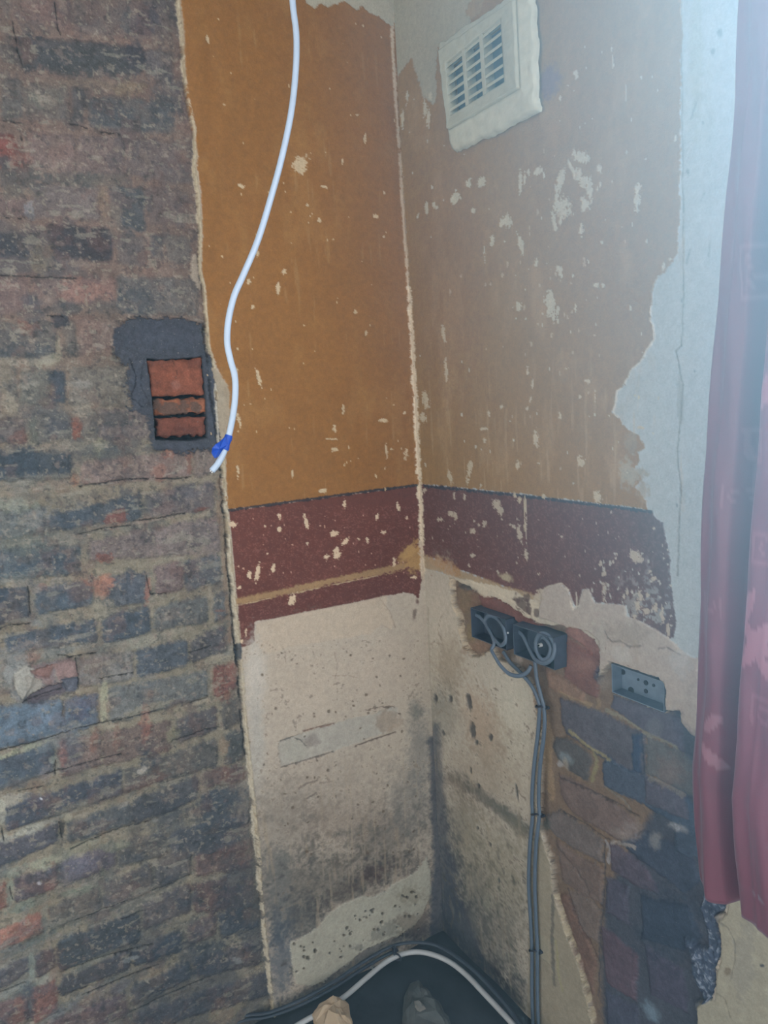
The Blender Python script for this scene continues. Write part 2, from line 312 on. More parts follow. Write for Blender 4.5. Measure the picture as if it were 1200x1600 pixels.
# soot, lime and scratches on the brickwork, each with its own outline
for x, y, rx, ry, c, a, o in [(45,75,26,30,(46,52,64),0,.85),(90,92,60,20,(52,60,64),8,.7),(170,98,60,22,(60,66,68),6,.7),(205,30,14,18,(88,90,92),0,.8),(232,30,18,26,(62,62,74),10,.8),(212,82,16,30,(54,56,68),5,.8),
 (262,150,22,34,(70,72,78),-10,.7),(180,182,50,14,(66,72,78),5,.6),(240,170,40,22,(72,80,84),0,.6),(150,130,70,8,(116,100,84),3,.6),(205,135,20,10,(128,108,82),0,.6),(75,150,24,14,(104,110,98),0,.5),
 (8,228,18,16,(124,62,54),0,.8),(30,250,16,14,(128,72,60),0,.7),(6,250,12,10,(56,66,72),0,.8),(30,280,50,22,(60,68,70),0,.7),(110,278,50,10,(66,74,74),3,.6),(165,280,50,10,(74,80,76),0,.5),
 (163,315,8,26,(132,112,90),0,.8),(45,322,8,16,(126,130,136),0,.6),(200,330,26,36,(66,74,80),5,.5),(30,300,40,12,(120,108,92),0,.4),(65,400,18,22,(124,110,90),0,.7),(180,340,12,26,(128,110,94),-10,.6),
 (130,452,36,18,(140,102,90),0,.7),(104,480,26,10,(60,68,72),0,.7),(170,478,30,12,(70,78,80),0,.6),(215,470,30,20,(66,72,78),0,.7),(50,472,14,14,(74,76,84),0,.6),(95,500,11,10,(52,56,66),0,.9),
 (40,510,18,10,(130,82,64),0,.6),(40,550,50,13,(66,74,80),0,.7),(120,545,26,10,(64,66,66),0,.6),(38,566,36,7,(142,134,116),3,.8),(80,562,18,8,(140,134,112),-25,.8),(92,542,4,20,(136,126,104),0,.8),
 (40,602,22,6,(134,128,114),-12,.8),(6,590,14,24,(124,112,94),0,.7),(15,628,10,16,(146,136,116),-30,.8),(126,600,16,6,(140,134,124),0,.6),(90,608,11,26,(66,72,82),0,.75),(130,642,14,11,(150,140,120),0,.85),(121,668,8,16,(130,78,62),0,.8),
 (30,685,14,10,(128,86,74),0,.7),(90,668,18,14,(66,70,80),0,.7),(52,672,8,26,(84,88,76),0,.6),(180,655,30,10,(68,72,72),0,.6),(158,700,10,12,(140,134,104),0,.8),(110,700,40,8,(128,120,104),-8,.6),(30,725,50,24,(54,64,74),5,.8),(100,735,26,18,(62,68,76),0,.6),
 (118,752,7,12,(142,92,66),0,.8),(264,706,10,14,(150,92,74),0,.75),(297,722,5,18,(148,92,72),0,.7),(250,738,10,14,(150,98,80),0,.6),(240,702,20,7,(60,66,74),0,.6),(170,705,40,10,(76,80,80),0,.6),
 (60,755,60,14,(126,120,106),-5,.6),(20,792,34,12,(132,136,118),0,.7),(130,765,20,8,(136,132,108),0,.7),(60,812,30,14,(128,126,120),-10,.7),(120,780,30,12,(128,124,112),-15,.5),(196,780,18,16,(60,68,80),0,.7),(110,808,40,16,(62,72,84),-10,.6),
 (182,812,18,12,(132,76,64),-20,.85),(240,788,14,14,(74,78,82),0,.6),(300,770,28,10,(76,78,86),-10,.6),(316,796,10,4,(118,72,60),-10,.9),(240,812,34,5,(138,122,108),-10,.8),(170,824,30,4,(130,118,102),-8,.7),
 (50,850,60,14,(96,104,98),-5,.6),(90,880,30,14,(58,72,88),0,.6),(40,890,24,12,(54,70,86),0,.6),(110,845,30,10,(122,112,100),0,.5),(20,905,60,10,(110,116,108),-5,.5),(165,872,14,9,(146,84,66),0,.85),(155,893,18,6,(136,128,102),-5,.8),
 (157,910,26,12,(172,112,88),0,.85),(160,922,12,14,(164,108,86),0,.8),(66,918,9,6,(170,120,100),0,.8),(207,920,22,22,(68,76,90),0,.6),(232,925,6,20,(160,104,86),5,.8),(112,930,26,22,(60,76,94),0,.5),(160,950,16,18,(132,126,108),0,.6),
 (312,862,14,10,(138,122,108),0,.6),(322,920,12,6,(140,130,108),0,.7),(331,935,4,18,(140,128,108),0,.8),(345,955,8,2,(130,80,60),0,.6),(52,975,16,6,(134,138,130),20,.8),(60,1010,60,8,(120,112,108),-8,.5),
 (90,1020,50,8,(120,124,120),-10,.6),(215,1006,40,8,(140,138,122),-14,.8),(270,990,26,6,(138,132,114),-14,.7),(30,1066,18,34,(140,142,134),0,.8),(60,1080,20,12,(142,144,136),20,.7),(70,1055,30,14,(136,104,98),20,.6),(100,1050,24,14,(128,110,108),0,.6),(52,1028,10,10,(146,112,96),-20,.7),(75,1090,34,12,(88,82,88),-14,.7),
 (15,1045,26,30,(118,122,124),0,.55),(40,1130,60,20,(98,118,138),-15,.7),(90,1160,40,10,(122,130,132),-20,.6),(130,1110,14,22,(62,86,116),0,.7),(163,1100,5,28,(158,158,128),3,.85),(225,1110,40,5,(138,132,110),-16,.7),(236,1058,8,4,(140,130,116),0,.6),
 (235,1084,7,6,(138,106,88),0,.6),(330,1060,4,26,(140,130,108),5,.7),(340,1030,22,6,(146,136,112),-14,.85),(320,1098,26,5,(144,132,110),-16,.85),(352,1090,14,12,(130,78,66),0,.7),(230,1060,18,30,(74,86,100),0,.3),
 (30,1176,40,4,(160,162,128),-18,.85),(100,1185,7,18,(142,86,72),0,.7),(148,1160,6,18,(130,88,74),5,.7),(182,1152,6,20,(132,94,80),5,.6),(228,1140,7,28,(140,90,76),5,.75),(118,1172,14,18,(74,80,94),0,.6),(84,1190,6,5,(158,164,146),0,.8),
 (235,1185,16,14,(58,70,84),-20,.75),(224,1205,9,5,(160,154,142),-30,.8),(230,1225,34,8,(108,78,70),-22,.6),(72,1212,12,14,(132,122,128),0,.5),(270,1150,10,9,(132,126,96),0,.7),(352,1170,8,14,(138,114,90),0,.7),(360,1212,26,14,(112,78,70),-14,.7),
 (20,1252,26,8,(152,148,134),-18,.8),(4,1272,5,22,(158,158,140),0,.8),(60,1250,26,10,(60,66,88),-12,.6),(65,1250,3,1.6,(210,215,225),20,.9),(30,1225,40,8,(110,112,106),-18,.6),(120,1262,50,6,(118,114,100),-20,.7),(180,1240,60,9,(106,90,84),-22,.5),
 (45,1300,40,7,(150,150,136),-20,.8),(107,1280,6,6,(150,146,124),0,.7),(70,1352,26,9,(146,150,126),-15,.85),(20,1366,24,8,(128,136,122),-20,.8),(120,1330,46,8,(134,132,110),-24,.8),(180,1325,22,8,(124,126,104),-14,.7),(98,1300,4,14,(40,44,50),0,.9),
 (125,1352,26,12,(106,102,120),-15,.6),(88,1357,6,4,(96,80,76),0,.8),(82,1380,10,20,(138,92,78),5,.6),(16,1395,6,20,(130,140,122),0,.8),(50,1415,40,7,(110,122,108),-22,.8),(125,1395,30,6,(112,122,104),-18,.8),(200,1340,18,14,(78,76,74),0,.5),
 (70,1435,5,20,(134,134,118),5,.7),(160,1375,4,24,(110,110,90),5,.7),(100,1450,50,7,(112,112,98),-18,.6),(20,1490,60,7,(100,112,104),-25,.7),(50,1515,5,22,(140,150,134),0,.8),(70,1535,18,6,(140,144,132),-22,.8),(20,1552,34,6,(138,140,128),-28,.8),
 (45,1570,8,24,(66,72,84),0,.7),(150,1504,46,5,(106,108,100),-26,.7),(130,1560,60,6,(104,108,108),-30,.6),(190,1545,14,8,(114,114,122),-30,.6),(88,1590,30,6,(120,124,126),-30,.6),(150,1570,40,16,(92,78,86),-26,.5),
 (385,1430,30,50,(50,58,70),0,.7),(330,1500,30,22,(52,62,74),-20,.7),(360,1390,40,50,(66,70,80),0,.4),(340,1280,40,50,(62,70,80),0,.6),(300,1300,50,40,(66,72,80),0,.4),(305,1495,20,40,(50,60,72),15,.5),(350,1540,60,30,(74,74,80),-20,.4),
 (290,760,30,6,(74,76,80),0,.4),(243,1285,5,4,(150,146,136),0,.8),(268,1285,8,3,(150,140,128),-30,.8),(195,1260,9,3,(146,138,124),-30,.8),(205,1502,14,3,(134,140,140),-20,.7),(372,1502,8,5,(140,142,142),0,.6),(62,1382,3,3,(190,190,195),0,.9)]:
    g = sum(c) / 3; c = tuple(v * .75 + g * .25 for v in c); p.blot(x, y, rx, ry, c, a, o * .9, .6, .32, .22, .0005, .25)
# lime dust and mortar dragged over the faces, dark grain, pale scratches
k0 = np.nonzero((p.region == 0) & (PX < 460))[0]
def wear(f, seed, lo, hi, amt, c, ax=1., ay=1., oct=5):
    q_ = fbm(A[k0], Z[k0], f, seed, oct, ax, ay) - .5; p.mix(k0, sstep(lo, hi, q_) * amt, c, .12)
wear(20, 1201, .08, .20, .32, (108, 95, 86)); wear(34, 1211, .11, .18, .36, (60, 64, 69)); wear(60, 1221, .15, .22, .35, (132, 118, 108)); wear(26, 1231, .10, .2, .25, (106, 78, 70))
wear(120, 1241, .17, .22, .45, (50, 52, 55), 1, 1, 3); wear(140, 1251, .19, .24, .45, (144, 136, 122), 1, 1, 3); wear(50, 1261, .17, .22, .45, (134, 130, 118), .5, 1.6, 5)
mottle = sstep(.0, .10, fbm(A[k0], Z[k0], 14, 1281, 6) - .5) * sstep(1150, 1330, PY[k0]) * sstep(100, 260, PX[k0]) * .5; p.mix(k0, mottle, (58, 64, 74), .2)  # mottled dark pigment, building up toward the lower right
mottle = sstep(.02, .12, fbm(A[k0], Z[k0], 18, 1291, 6) - .5) * .25 * sstep(500, 900, PY[k0]) * sstep(240, 60, PX[k0]); p.mix(k0, mottle, (78, 92, 104), .2)
# the shattered brick: facets knocked out of its face
for q_, c_, h_ in [([(22,1052),(40,1040),(58,1046),(52,1070),(36,1092),(24,1078)], (146,144,136), .004), ([(40,1056),(70,1062),(64,1082),(44,1090)], (134,130,122), -.002), ([(44,1048),(86,1040),(78,1062),(58,1060)], (118,92,86), -.006), ([(84,1040),(120,1032),(122,1058),(92,1064)], (134,112,108), .003), ([(64,1076),(100,1068),(108,1082),(60,1100),(38,1100)], (84,78,84), -.007), ([(96,1062),(122,1060),(122,1080),(104,1084)], (84,88,98), -.002)]:
    idx, dd = p.sd(q_, 3, 2, 12); m = sstep(1.2, -1.2, dd) * .92; p.mix(idx, m, c_, .2); p.h[idx] += h_ * m
up_ = sstep(520, 300, PY[k0]); p.mix(k0, up_ * .12, (104, 90, 80), .1)
# joints that have opened, as dark clefts
CK = [[(86,0),(92,40),(97,50)],[(20,28),(28,75),(36,104)],[(160,203),(190,206)],[(110,190),(138,197)],[(5,185),(40,190)],[(33,200),(36,215)],[(0,428),(60,432),(120,432)],[(0,337),(40,340)],[(75,492),(100,493)],
 [(125,760),(160,755),(200,748),(280,748),(300,746)],[(125,836),(160,826),(205,822)],[(210,815),(260,808),(290,802)],[(230,900),(238,930),(262,928)],[(0,985),(20,978),(50,976)],[(45,918),(47,960)],[(120,1030),(124,1080)],[(92,1025),(110,1028),(152,1022)],[(35,1100),(60,1090),(98,1078)],
 [(0,1176),(60,1160),(120,1140),(200,1124),(245,1112)],[(88,1190),(88,1212)],[(270,1160),(320,1142),(345,1138)],[(93,1288),(98,1312)],[(3,1295),(5,1316)],[(16,1390),(20,1410)],[(0,1556),(40,1540)],[(120,1440),(160,1425),(200,1410)],[(190,1440),(230,1425)],[(240,1395),(300,1370)],
 [(100,1520),(160,1500),(240,1478)],[(130,1560),(200,1530),(250,1512)],[(200,1590),(260,1560),(330,1530)],[(155,1062),(210,1052)],[(296,1022),(330,1010)],[(325,1088),(328,1092),(300,1100)],[(30,1240),(70,1232)],[(112,1330),(180,1300),(240,1285)],[(72,1212),(140,1192),(190,1180)]]
for c in CK: p.line(c, 1.6, (34, 34, 36), .9, .8, 2.2, .1, -.004)
# dark cement patch round the old socket hole
p.poly([(176,522),(190,508),(210,496),(240,500),(262,494),(290,498),(314,508),(328,555),(336,590),(343,640),(350,692),(340,706),(316,700),(290,706),(250,706),(238,694),(234,650),(208,640),(198,606),(200,574),(180,552)], (60,64,73), 2.0, 8, 6, .28, .93, .0075)
for x, y, rx, ry in [(215,600,12,30),(332,640,9,48),(260,530,50,20),(290,698,40,7)]: p.blot(x, y, rx, ry, (66,70,80), 0, .6, .5, .5, .2, .001)
p.line([(205,560),(215,590),(206,620),(222,636)], 1.5, (30, 32, 38), .9, .8, 4, .1, -.003); p.line([(225,560),(222,600),(232,632)], 1.2, (34, 36, 42), .8, .8, 4, .1, -.003)
HOLE = [(231,561),(250,563),(316,558),(322,620),(325,684),(300,688),(245,687),(241,640)]
p.poly(HOLE, (40, 42, 48), 1, 1, .6, .15, 1., -.030)
# --- plaster sheet: everything right of the broken edge
EDGE = [(278,-900),(278,0),(284,50),(287,100),(290,140),(296,170),(303,200),(305,236),(303,262),(309,300),(313,372),(311,410),(318,450),(322,500),(326,540),(331,560),(336,590),(342,640),(348,700),(350,760),(355,820),(360,880),(366,940),(373,1010),(378,1060),(382,1120),(390,1190),(396,1250),(404,1330),(408,1400),(412,1450),(418,1500),(424,1560),(428,1600),(440,2600)]
PL = EDGE + [(1000,2600),(1000,-900)]
idx, dd = p.sd(PL, 1.6, 1.6, 30); m = sstep(.7, -.7, dd)
p.h[idx] = p.h[idx] * (1 - m) + m * (.009 + p.nC[idx] * .004)
p.region[idx[dd < 0.2]] = 1
p.mix(idx, m, (150, 138, 116), .1)
def L(pts, *a, **k): return p.poly(pts, *a, **k)
inner = lambda o: [(x + o, y) for x, y in EDGE]
# bare undercoat, all heights
p.poly(inner(4) + [(1000,2600),(1000,-900)], (170, 159, 144), 1, 1.5, 1.5, .10)
BIG = (1000, 0)
# orange distemper down to the dado line
ED = [(282,-900),(282,0),(288,50),(291,140),(300,190),(309,240),(308,262),(314,300),(317,372),(315,420),(322,455),(328,540),(340,575),(350,600),(352,640),(350,690),(353,720),(355,790)]
p.poly(ED + [(358,796),(655,757.5),(1000,712),(1000,-900)], (134, 92, 45), .9, 1.2, 1.4, .09, 1., .0098)
# rubbed and faded areas of the distemper
ii = np.nonzero((PX > 270) & (PY < 800) & (p.region == 1))[0]
f1 = sstep(.04, .3, fbm(A[ii], Z[ii], 16, 301, 5, 1.3, .7) - .5) * .2; p.mix(ii, f1, (160, 122, 72), .08)
f2 = sstep(.05, .3, fbm(A[ii], Z[ii], 11, 311, 5) - .5) * .2; p.mix(ii, f2, (126, 84, 40), .08)
f3 = sstep(.22, .34, p.streak[ii]) * .14; p.mix(ii, f3, (180, 152, 108), .05)
# dado line, brown band, tan line, lower brown band
p.poly([(358,798),(655,758),(1000,712),(1000,790),(655,884),(640,888),(371,944)], (96, 54, 44), .8, .8, .8, .16, 1., .0097)
p.poly([(371,942),(640,885),(660,876),(1000,800),(1000,830),(660,896),(655,936),(644,928),(634,926),(620,928),(520,948),(408,970),(399,972),(397,985),(398,1002),(390,1008),(377,1012)], (92, 52, 44), .8, 1.6, 1.2, .14, 1., .0097)
p.line([(357,797.5),(440,786),(520,775),(655,757.5)], 4.2, (44, 40, 44), .95, .7, .5, .08, .0002, .08)
p.line([(371,940),(430,928),(500,912),(560,900),(620,887),(648,881)], 10, (150, 122, 86), .9, 1.6, 1.5, .12, .0004)
p.line([(371,946),(440,931),(520,914),(590,900)], 1.2, (186, 168, 136), .8, .7, 1, .1, .0004, .4)
p.blot(650,872,20,20,(160,126,78),30,.9,.6,.3); p.blot(640,862,14,7,(168,134,84),-40,.8,.5,.3)
ii = np.nonzero((PX > 350) & (PX < 1000) & (PY > 790) & (PY < 1010) & (p.region == 1))[0]
f4 = sstep(.12, .26, p.nD[ii] + p.nB[ii] * .5) * .35; 
hb = p.col[ii].sum(1) < .25; p.mix(ii, f4 * hb, (140, 96, 84), .1)
# bare plaster panel below
LOW = [(383,1012),(397,1008),(400,985),(402,972),(520,950),(620,930),(640,928),(654,940),(660,1000),(668,1150),(676,1300),(690,1470),(560,1520),(428,1580),(420,1500),(412,1400),(404,1300),(394,1180)]
p.poly([(399,1004),(400,974),(470,958),(560,941),(606,930),(604,948),(616,972),(612,985),(596,975),(580,990),(500,1004),(450,1010),(440,1018),(410,1022)], (178, 163, 144), 1.2, 1.6, 1, .05, .85, .0088)
for x, y, rx, ry, c, a, o in [(480,1060,80,60,(182,168,150),0,.5),(600,1050,50,50,(176,162,146),0,.5),(400,1060,14,60,(184,178,168),0,.7),(402,1180,12,70,(168,166,158),0,.6),(520,1240,110,60,(150,138,125),0,.5),(440,1290,50,70,(122,114,104),0,.6),(560,1290,90,40,(126,112,100),0,.5),
  (600,1310,60,34,(88,84,78),-10,.55),(450,1400,60,60,(92,88,84),0,.7),(520,1380,90,50,(98,92,84),0,.7),(600,1350,60,30,(94,86,78),0,.6),(470,1440,40,36,(66,68,70),-40,.7),(560,1380,60,16,(66,58,56),-32,.7),(585,1365,22,14,(70,54,52),-20,.6),(436,1400,16,60,(104,104,102),0,.6),(440,1500,20,60,(76,84,94),0,.8),(430,1350,26,30,(110,108,102),0,.5),
  (640,1250,30,50,(112,110,106),0,.6),(655,1180,16,60,(106,106,104),0,.6),(650,1110,10,20,(96,98,94),0,.7),(655,1380,30,30,(80,72,70),0,.6),(640,1440,40,26,(92,74,68),0,.8),(580,1490,60,26,(82,84,88),-28,.7),(520,1535,60,18,(92,88,86),-25,.7),(660,1460,26,20,(70,68,72),0,.7),(480,1560,60,12,(64,72,80),-25,.7),(400,1120,6,50,(166,160,150),0,.5)]:
    p.blot(x, y, rx, ry, c, a, o, .5, .7, .16)
ii = np.nonzero((PX > 380) & (PY > 1000) & (p.region == 1))[0]
f5 = sstep(.12, .3, fbm(A[ii], Z[ii], 60, 401, 5) - .46) * sstep(1150, 1430, PY[ii]) * .75; p.mix(ii, f5, (70, 70, 68), .12)
f6 = sstep(.14, .3, p.streak[ii]) * sstep(1200, 1330, PY[ii]) * .5; p.mix(ii, f6, (150, 136, 116), .06)
f7 = sstep(.24, .34, p.nB[ii] + p.nA[ii] * .6) * .5; p.mix(ii, f7, (92, 80, 68), .1); p.h[ii] -= f7 * .0012
# repaired brick-shaped patch
p.poly([(436,1160),(455,1152),(520,1130),(580,1116),(620,1104),(622,1128),(600,1146),(540,1168),(440,1198),(434,1180)], (160, 156, 146), 1.2, 3, 2, .10, .8, .0078)
p.blot(462,1172,18,16,(158,154,142),0,.8,.4,.3,.06,.0012); p.blot(488,1158,14,10,(128,120,112),0,.7); p.blot(606,1128,18,16,(142,124,106),0,.6)
p.line([(474,1142),(490,1138),(522,1131)], 2.6, (110, 80, 66), .8, .8, 2, .1, -.001); p.line([(438,1158),(455,1152),(470,1156),(478,1166)], 2, (84, 82, 78), .8, .8, 2, .1, -.001)
p.line([(440,1199),(470,1190),(520,1175)], 2.2, (88, 78, 70), .85, .8, 1.5, .1, -.001); p.line([(556,1166),(580,1157),(618,1144)], 2.2, (84, 68, 58), .85, .8, 1.5, .1, -.001)
p.line([(572,1110),(580,1108),(600,1104),(616,1105)], 2, (92,76,64), .8,.8,3,.1,-.001)
p.line([(468,1232),(480,1224),(496,1220)], 3, (104, 92, 84), .7, 1, 1); p.line([(480,1248),(494,1239)], 3, (92, 82, 76), .7, 1, 1); p.line([(500,1224),(518,1221)], 2, (112,98,90), .6, 1, 1)
for a, b in [((594,936),(618,980)),((522,1020),(524,1060)),((520,1056),(560,1060)),((440,1010),(446,1036))]: p.line([a, ((a[0]+b[0])/2+4, (a[1]+b[1])/2-3), b], 1., (120, 104, 88), .55, .7, 2, .1, -.0006)
for x, w in [(540,1.6),(500,1.2),(512,1),(582,1.4),(630,1.6),(546,1.8),(520,1),(650,1.2)]: p.line([(x, 1180), (x + 3, 1270), (x + 6, 1380)], w, (158, 144, 124), .5, .8, 1, .06, 0, .38)
random.seed(5)
for _ in range(70): x, y = random.uniform(410, 650), random.uniform(1020, 1340); p.blot(x, y, random.uniform(1, 2.6), random.uniform(1, 2.8), (92, 78, 64), random.uniform(0, 90), .8, .4, .3, .1, -.001)
# cream patch with pits near the floor
p.poly([(452,1472),(478,1462),(497,1450),(512,1430),(530,1414),(548,1406),(570,1399),(586,1400),(600,1394),(612,1382),(625,1374),(645,1364),(658,1352),(666,1340),(672,1358),(674,1390),(668,1410),(660,1430),(650,1444),(630,1456),(606,1470),(590,1476),(570,1484),(556,1494),(545,1505),(530,1516),(512,1526),(505,1534),(488,1540),(462,1538),(457,1520),(456,1498)], (160, 157, 143), .9, 3, 2.6, .12, 1., .0112)
for x, y, rx, ry, c, a, o in [(600,1455,26,10,(112,112,104),-28,.6),(640,1440,22,12,(120,110,98),0,.6),(560,1480,10,5,(100,100,94),0,.6),(640,1395,20,14,(132,126,108),0,.5)]: p.blot(x, y, rx, ry, c, a, o, .6)
random.seed(9)
for _ in range(60):
    x = random.uniform(458, 655); y = 1500 - (x - 458) * .42 + random.uniform(-30, 34); r = random.uniform(1.1, 2.6) * (1.5 if x < 520 and random.random() < .4 else 1)
    p.blot(x, y, r, r, (72, 66, 58), 0, .85, .4, .3, .1, -.003)
# darker strip at the foot of the corner, white arris line
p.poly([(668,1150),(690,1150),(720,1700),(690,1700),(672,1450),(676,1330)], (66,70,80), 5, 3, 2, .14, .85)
p.line([(611,-30),(612,30),(616,120),(628,300),(638,450)], 4.5, (186, 170, 146), .9, .9, 1.6, .08, .0010, .25)
p.line([(638,450),(646,570),(650,640),(655,757),(658,800),(658,850),(660,895)], 7.5, (206, 192, 168), .95, .9, 2.2, .08, .0010, .18)
p.line([(658,850),(662,900)], 9, (176, 160, 140), .8, 1, 2, .08, .0008)
p.blot(648,958,3,9,(84,66,58),10,.7); p.blot(652,940,3,5,(88,58,50),0,.8)
p.poly([(470,-30),(478,4),(492,14),(500,5),(512,10),(540,2),(556,16),(566,10),(575,20),(592,26),(608,38),(616,40),(616,-30)], (166,160,142), .8, 2, 2, .07, 1., .0085)
# chips of bare plaster in the paint
chips(p, [(469,256,12,15,20),(377,291,6,3,20),(324,60,2,6,-15),(350,164,3,2),(404,590,3,14,-14),(435,452,3,8),(444,424,4,5),(485,338,2,2),(506,292,6,2,15),(373,656,3,13,-14),(372,735,3,11),(415,330,2,2),(388,440,3,4),(524,702,6,4),(522,670,4,5),(599,657,7,3,5),(604,706,2,13,-4),(635,708,4,9,10),(632,645,2,3),(612,702,3,1.5),(402,396,3,5),(504,767,7,3,-12),(520,686,10,1.5,2),(536,640,1.5,8),(545,700,2,4),(556,486,4,4),(457,740,1.4,6),(558,180,3,2),(570,215,1.5,7),(535,252,1.4,6),(480,320,2,3),(499,344,3,3),(587,338,4,3),(600,370,2,2),(572,520,2,4),(370,580,2,6),(395,480,3,3),(580,445,2,2),(600,302,2,4)], (186, 166, 134))
chips(p, [(365,819,6,5,0),(437,808,3,6,-8),(436,826,3,4),(478,815,3,12,-16),(538,788,2.5,9,0),(622,790,3,7,-10),(589,808,2.5,6,20),(636,810,2,3),(540,846,9,5,-25),(526,866,6,10,5),(510,871,5,4,-30),(522,834,6,4,-15),(599,833,4,4),(616,880,2.6,9,0),(403,893,4,14,12),(427,887,3,7,8),(390,898,3,5),(456,936,5,9,30),(574,845,2,6,-16),(646,902,4,2),(374,918,3,3),(414,822,2,3),(480,850,2,3),(560,842,3,2),(418,865,2,2),(377,1002,3,3),(384,988,2,6)], (196, 174, 146))
random.seed(3)
chips(p, [(random.uniform(320, 640), random.uniform(20, 780), random.uniform(.7, 1.4), random.uniform(.9, 2.6), random.uniform(-20, 10)) for _ in range(80)], (188, 166, 130), 0)
chips(p, [(random.uniform(372, 650), random.uniform(800, 910), random.uniform(.6, 1.3), random.uniform(.8, 2.2), random.uniform(-20, 10)) for _ in range(45)], (176, 140, 118), 0)
# broken plaster edge: pale lip, dark gap
p.line([(x + 1, y) for x, y in EDGE[1:]], 3.6, (176, 164, 140), .85, .8, 4, .16, .0012, .33)
p.line([(347,740),(352,780),(358,850),(364,920),(372,1000),(377,1060),(380,1110),(388,1180),(394,1240),(402,1330),(408,1400),(416,1480),(424,1560)], 4.6, (176, 168, 150), .9, .8, 4, .18, .001, .36)
p.line([(x - 3, y) for x, y in [(322,505),(330,590),(350,740),(352,780),(358,850),(364,920),(372,1000),(377,1060),(380,1110),(388,1180)]], 3.4, (50, 50, 53), .95, .8, 4, .1, -.005, .36)
p.blot(374,1018,5,14,(58,64,72),0,.9,.3,.2,.1,-.004)
p.poly([(302,395),(300,420),(298,430),(306,440),(314,450),(312,420),(308,395)], (150,138,122), 1, 3, 2, .1, .8, .004)
p.poly([(332,575),(345,585),(356,600),(360,640),(352,690),(346,690),(338,640),(340,610)], (152,140,120), 1.2, 3, 2, .1, .95, .008)
p.line([(336,600),(338,640),(342,690)], 3, (176, 170, 156), .9, .8, 2, .1, .001)
p.line([(346,750),(345,800),(352,860),(356,930),(362,1000)], 8, (124, 104, 88), .6, 2, 2, .1, 0, .3)
# bed joints showing in the foot of the plaster
for reg in (1,):
    k = p.region == 1; p.h[k] += p.nB[k] * .0006 + p.nD[k] * .0002
k = p.region == 0; p.h[k] += p.nD[k] * .0012
wl = emit('L', P, p, nA, nZ, [('wall_left', M_BRICK), ('plaster', M_PLASTER)])
wall_left = wl[0]; tag(wall_left, 'exposed weathered brick wall left of the broken plaster edge', 'wall', kind='structure')
wl[1].parent = wall_left; wl[1]['label'] = 'ochre and brown painted plaster, bare grimy plaster below'

# the red bricks bared in the old socket hole
def rough_brick(name, quad, d_front, thick, colour, label, seed, nx=36, ny=24, rag=.0036, soot=None):
    C4 = [on_left(x, y, d_front) for x, y in quad]  # tl tr br bl
    V = []; fr = np.zeros((nx + 1, ny + 1, 3))
    gx = np.linspace(0, 1, nx + 1); gy = np.linspace(0, 1, ny + 1)
    GX, GY = np.meshgrid(gx, gy, indexing='ij')
    for a in range(3):
        fr[..., a] = C4[0][a] * (1 - GX) * (1 - GY) + C4[1][a] * GX * (1 - GY) + C4[2][a] * GX * GY + C4[3][a] * (1 - GX) * GY
    e = np.minimum(np.minimum(GX, 1 - GX) * 3.2, np.minimum(GY, 1 - GY) * 2.2); rnd = sstep(0, .22, e)
    U, Zz = fr[..., 0].copy(), fr[..., 2].copy()
    fr[..., 1] += (1 - rnd) * .004 - (fbm(U, Zz, 70, seed, 4) - .5) * .006
    edge = (e < .02)
    fr[..., 0] += (fbm(U, Zz, 120, seed + 5, 3) - .5) * rag * 3 * (1 - rnd * .7); fr[..., 2] += (fbm(U, Zz, 120, seed + 9, 3) - .5) * rag * 3 * (1 - rnd * .7)
    fr_l = fr.reshape(-1, 3); V = list(fr_l); F_ = []
    id_ = lambda i, j: i * (ny + 1) + j
    for i in range(nx):
        for j in range(ny): F_.append((id_(i, j), id_(i, j + 1), id_(i + 1, j + 1), id_(i + 1, j)))
    ring = [id_(i, 0) for i in range(nx)] + [id_(nx, j) for j in range(ny)] + [id_(i, ny) for i in range(nx, 0, -1)] + [id_(0, j) for j in range(ny, 0, -1)]
    b0 = len(V); V += [fr_l[r] + np.array([0, thick, 0]) for r in ring]; n = len(ring)
    for k in range(n): F_.append((ring[k], ring[(k + 1) % n], b0 + (k + 1) % n, b0 + k))
    F_.append(tuple(b0 + k for k in range(n)))
    o = obj_from(name, V, F_, M_BRICK, wall_left)
    at = o.data.color_attributes.new('pigment', 'FLOAT_COLOR', 'POINT'); V = np.array(V)
    nn = fbm(V[:, 0], V[:, 2], 55, seed + 20, 4) - .5; n2 = fbm(V[:, 0], V[:, 2], 140, seed + 30, 3) - .5
    col = lin(colour)[None] * (1 + nn * .7 + n2 * .5)[:, None]
    gr = sstep(.05, .22, -nn + n2 * .5)[:, None] * .7; col = col * (1 - gr * .5) + lin((96, 62, 54))[None] * gr * .5
    cr = np.abs((V[:, 0] - V[:, 0].mean()) + .004 + (fbm(V[:, 0], V[:, 2], 60, seed + 70, 3) - .5) * .03) < .0012
    if seed == 3: col[cr & (V[:, 2] > V[:, 2].mean())] *= .55; pt = sstep(.012, .006, np.hypot(V[:, 0] - V[:, 0].mean() + .004, V[:, 2] - V[:, 2].mean() + .014))[:, None] * .35; col = col * (1 - pt) + lin((140, 104, 92))[None] * pt
    if soot:
        g2 = sstep(-.04, .06, fbm(V[:, 0], V[:, 2], 45, seed + 50, 3) - soot)[:, None] * .85; col = col * (1 - g2) + lin((84, 70, 62))[None] * g2
    c4 = np.ones((len(V), 4), np.float32); c4[:, :3] = np.clip(col, 0, .9); at.data.foreach_set('color', c4.ravel())
    o['label'] = label
    return o
rough_brick('brick', [(231,564),(316,560),(319,616),(238,620)], -.004, .024, (118, 70, 52), 'whole orange-red brick face at the top of the recess', 3)
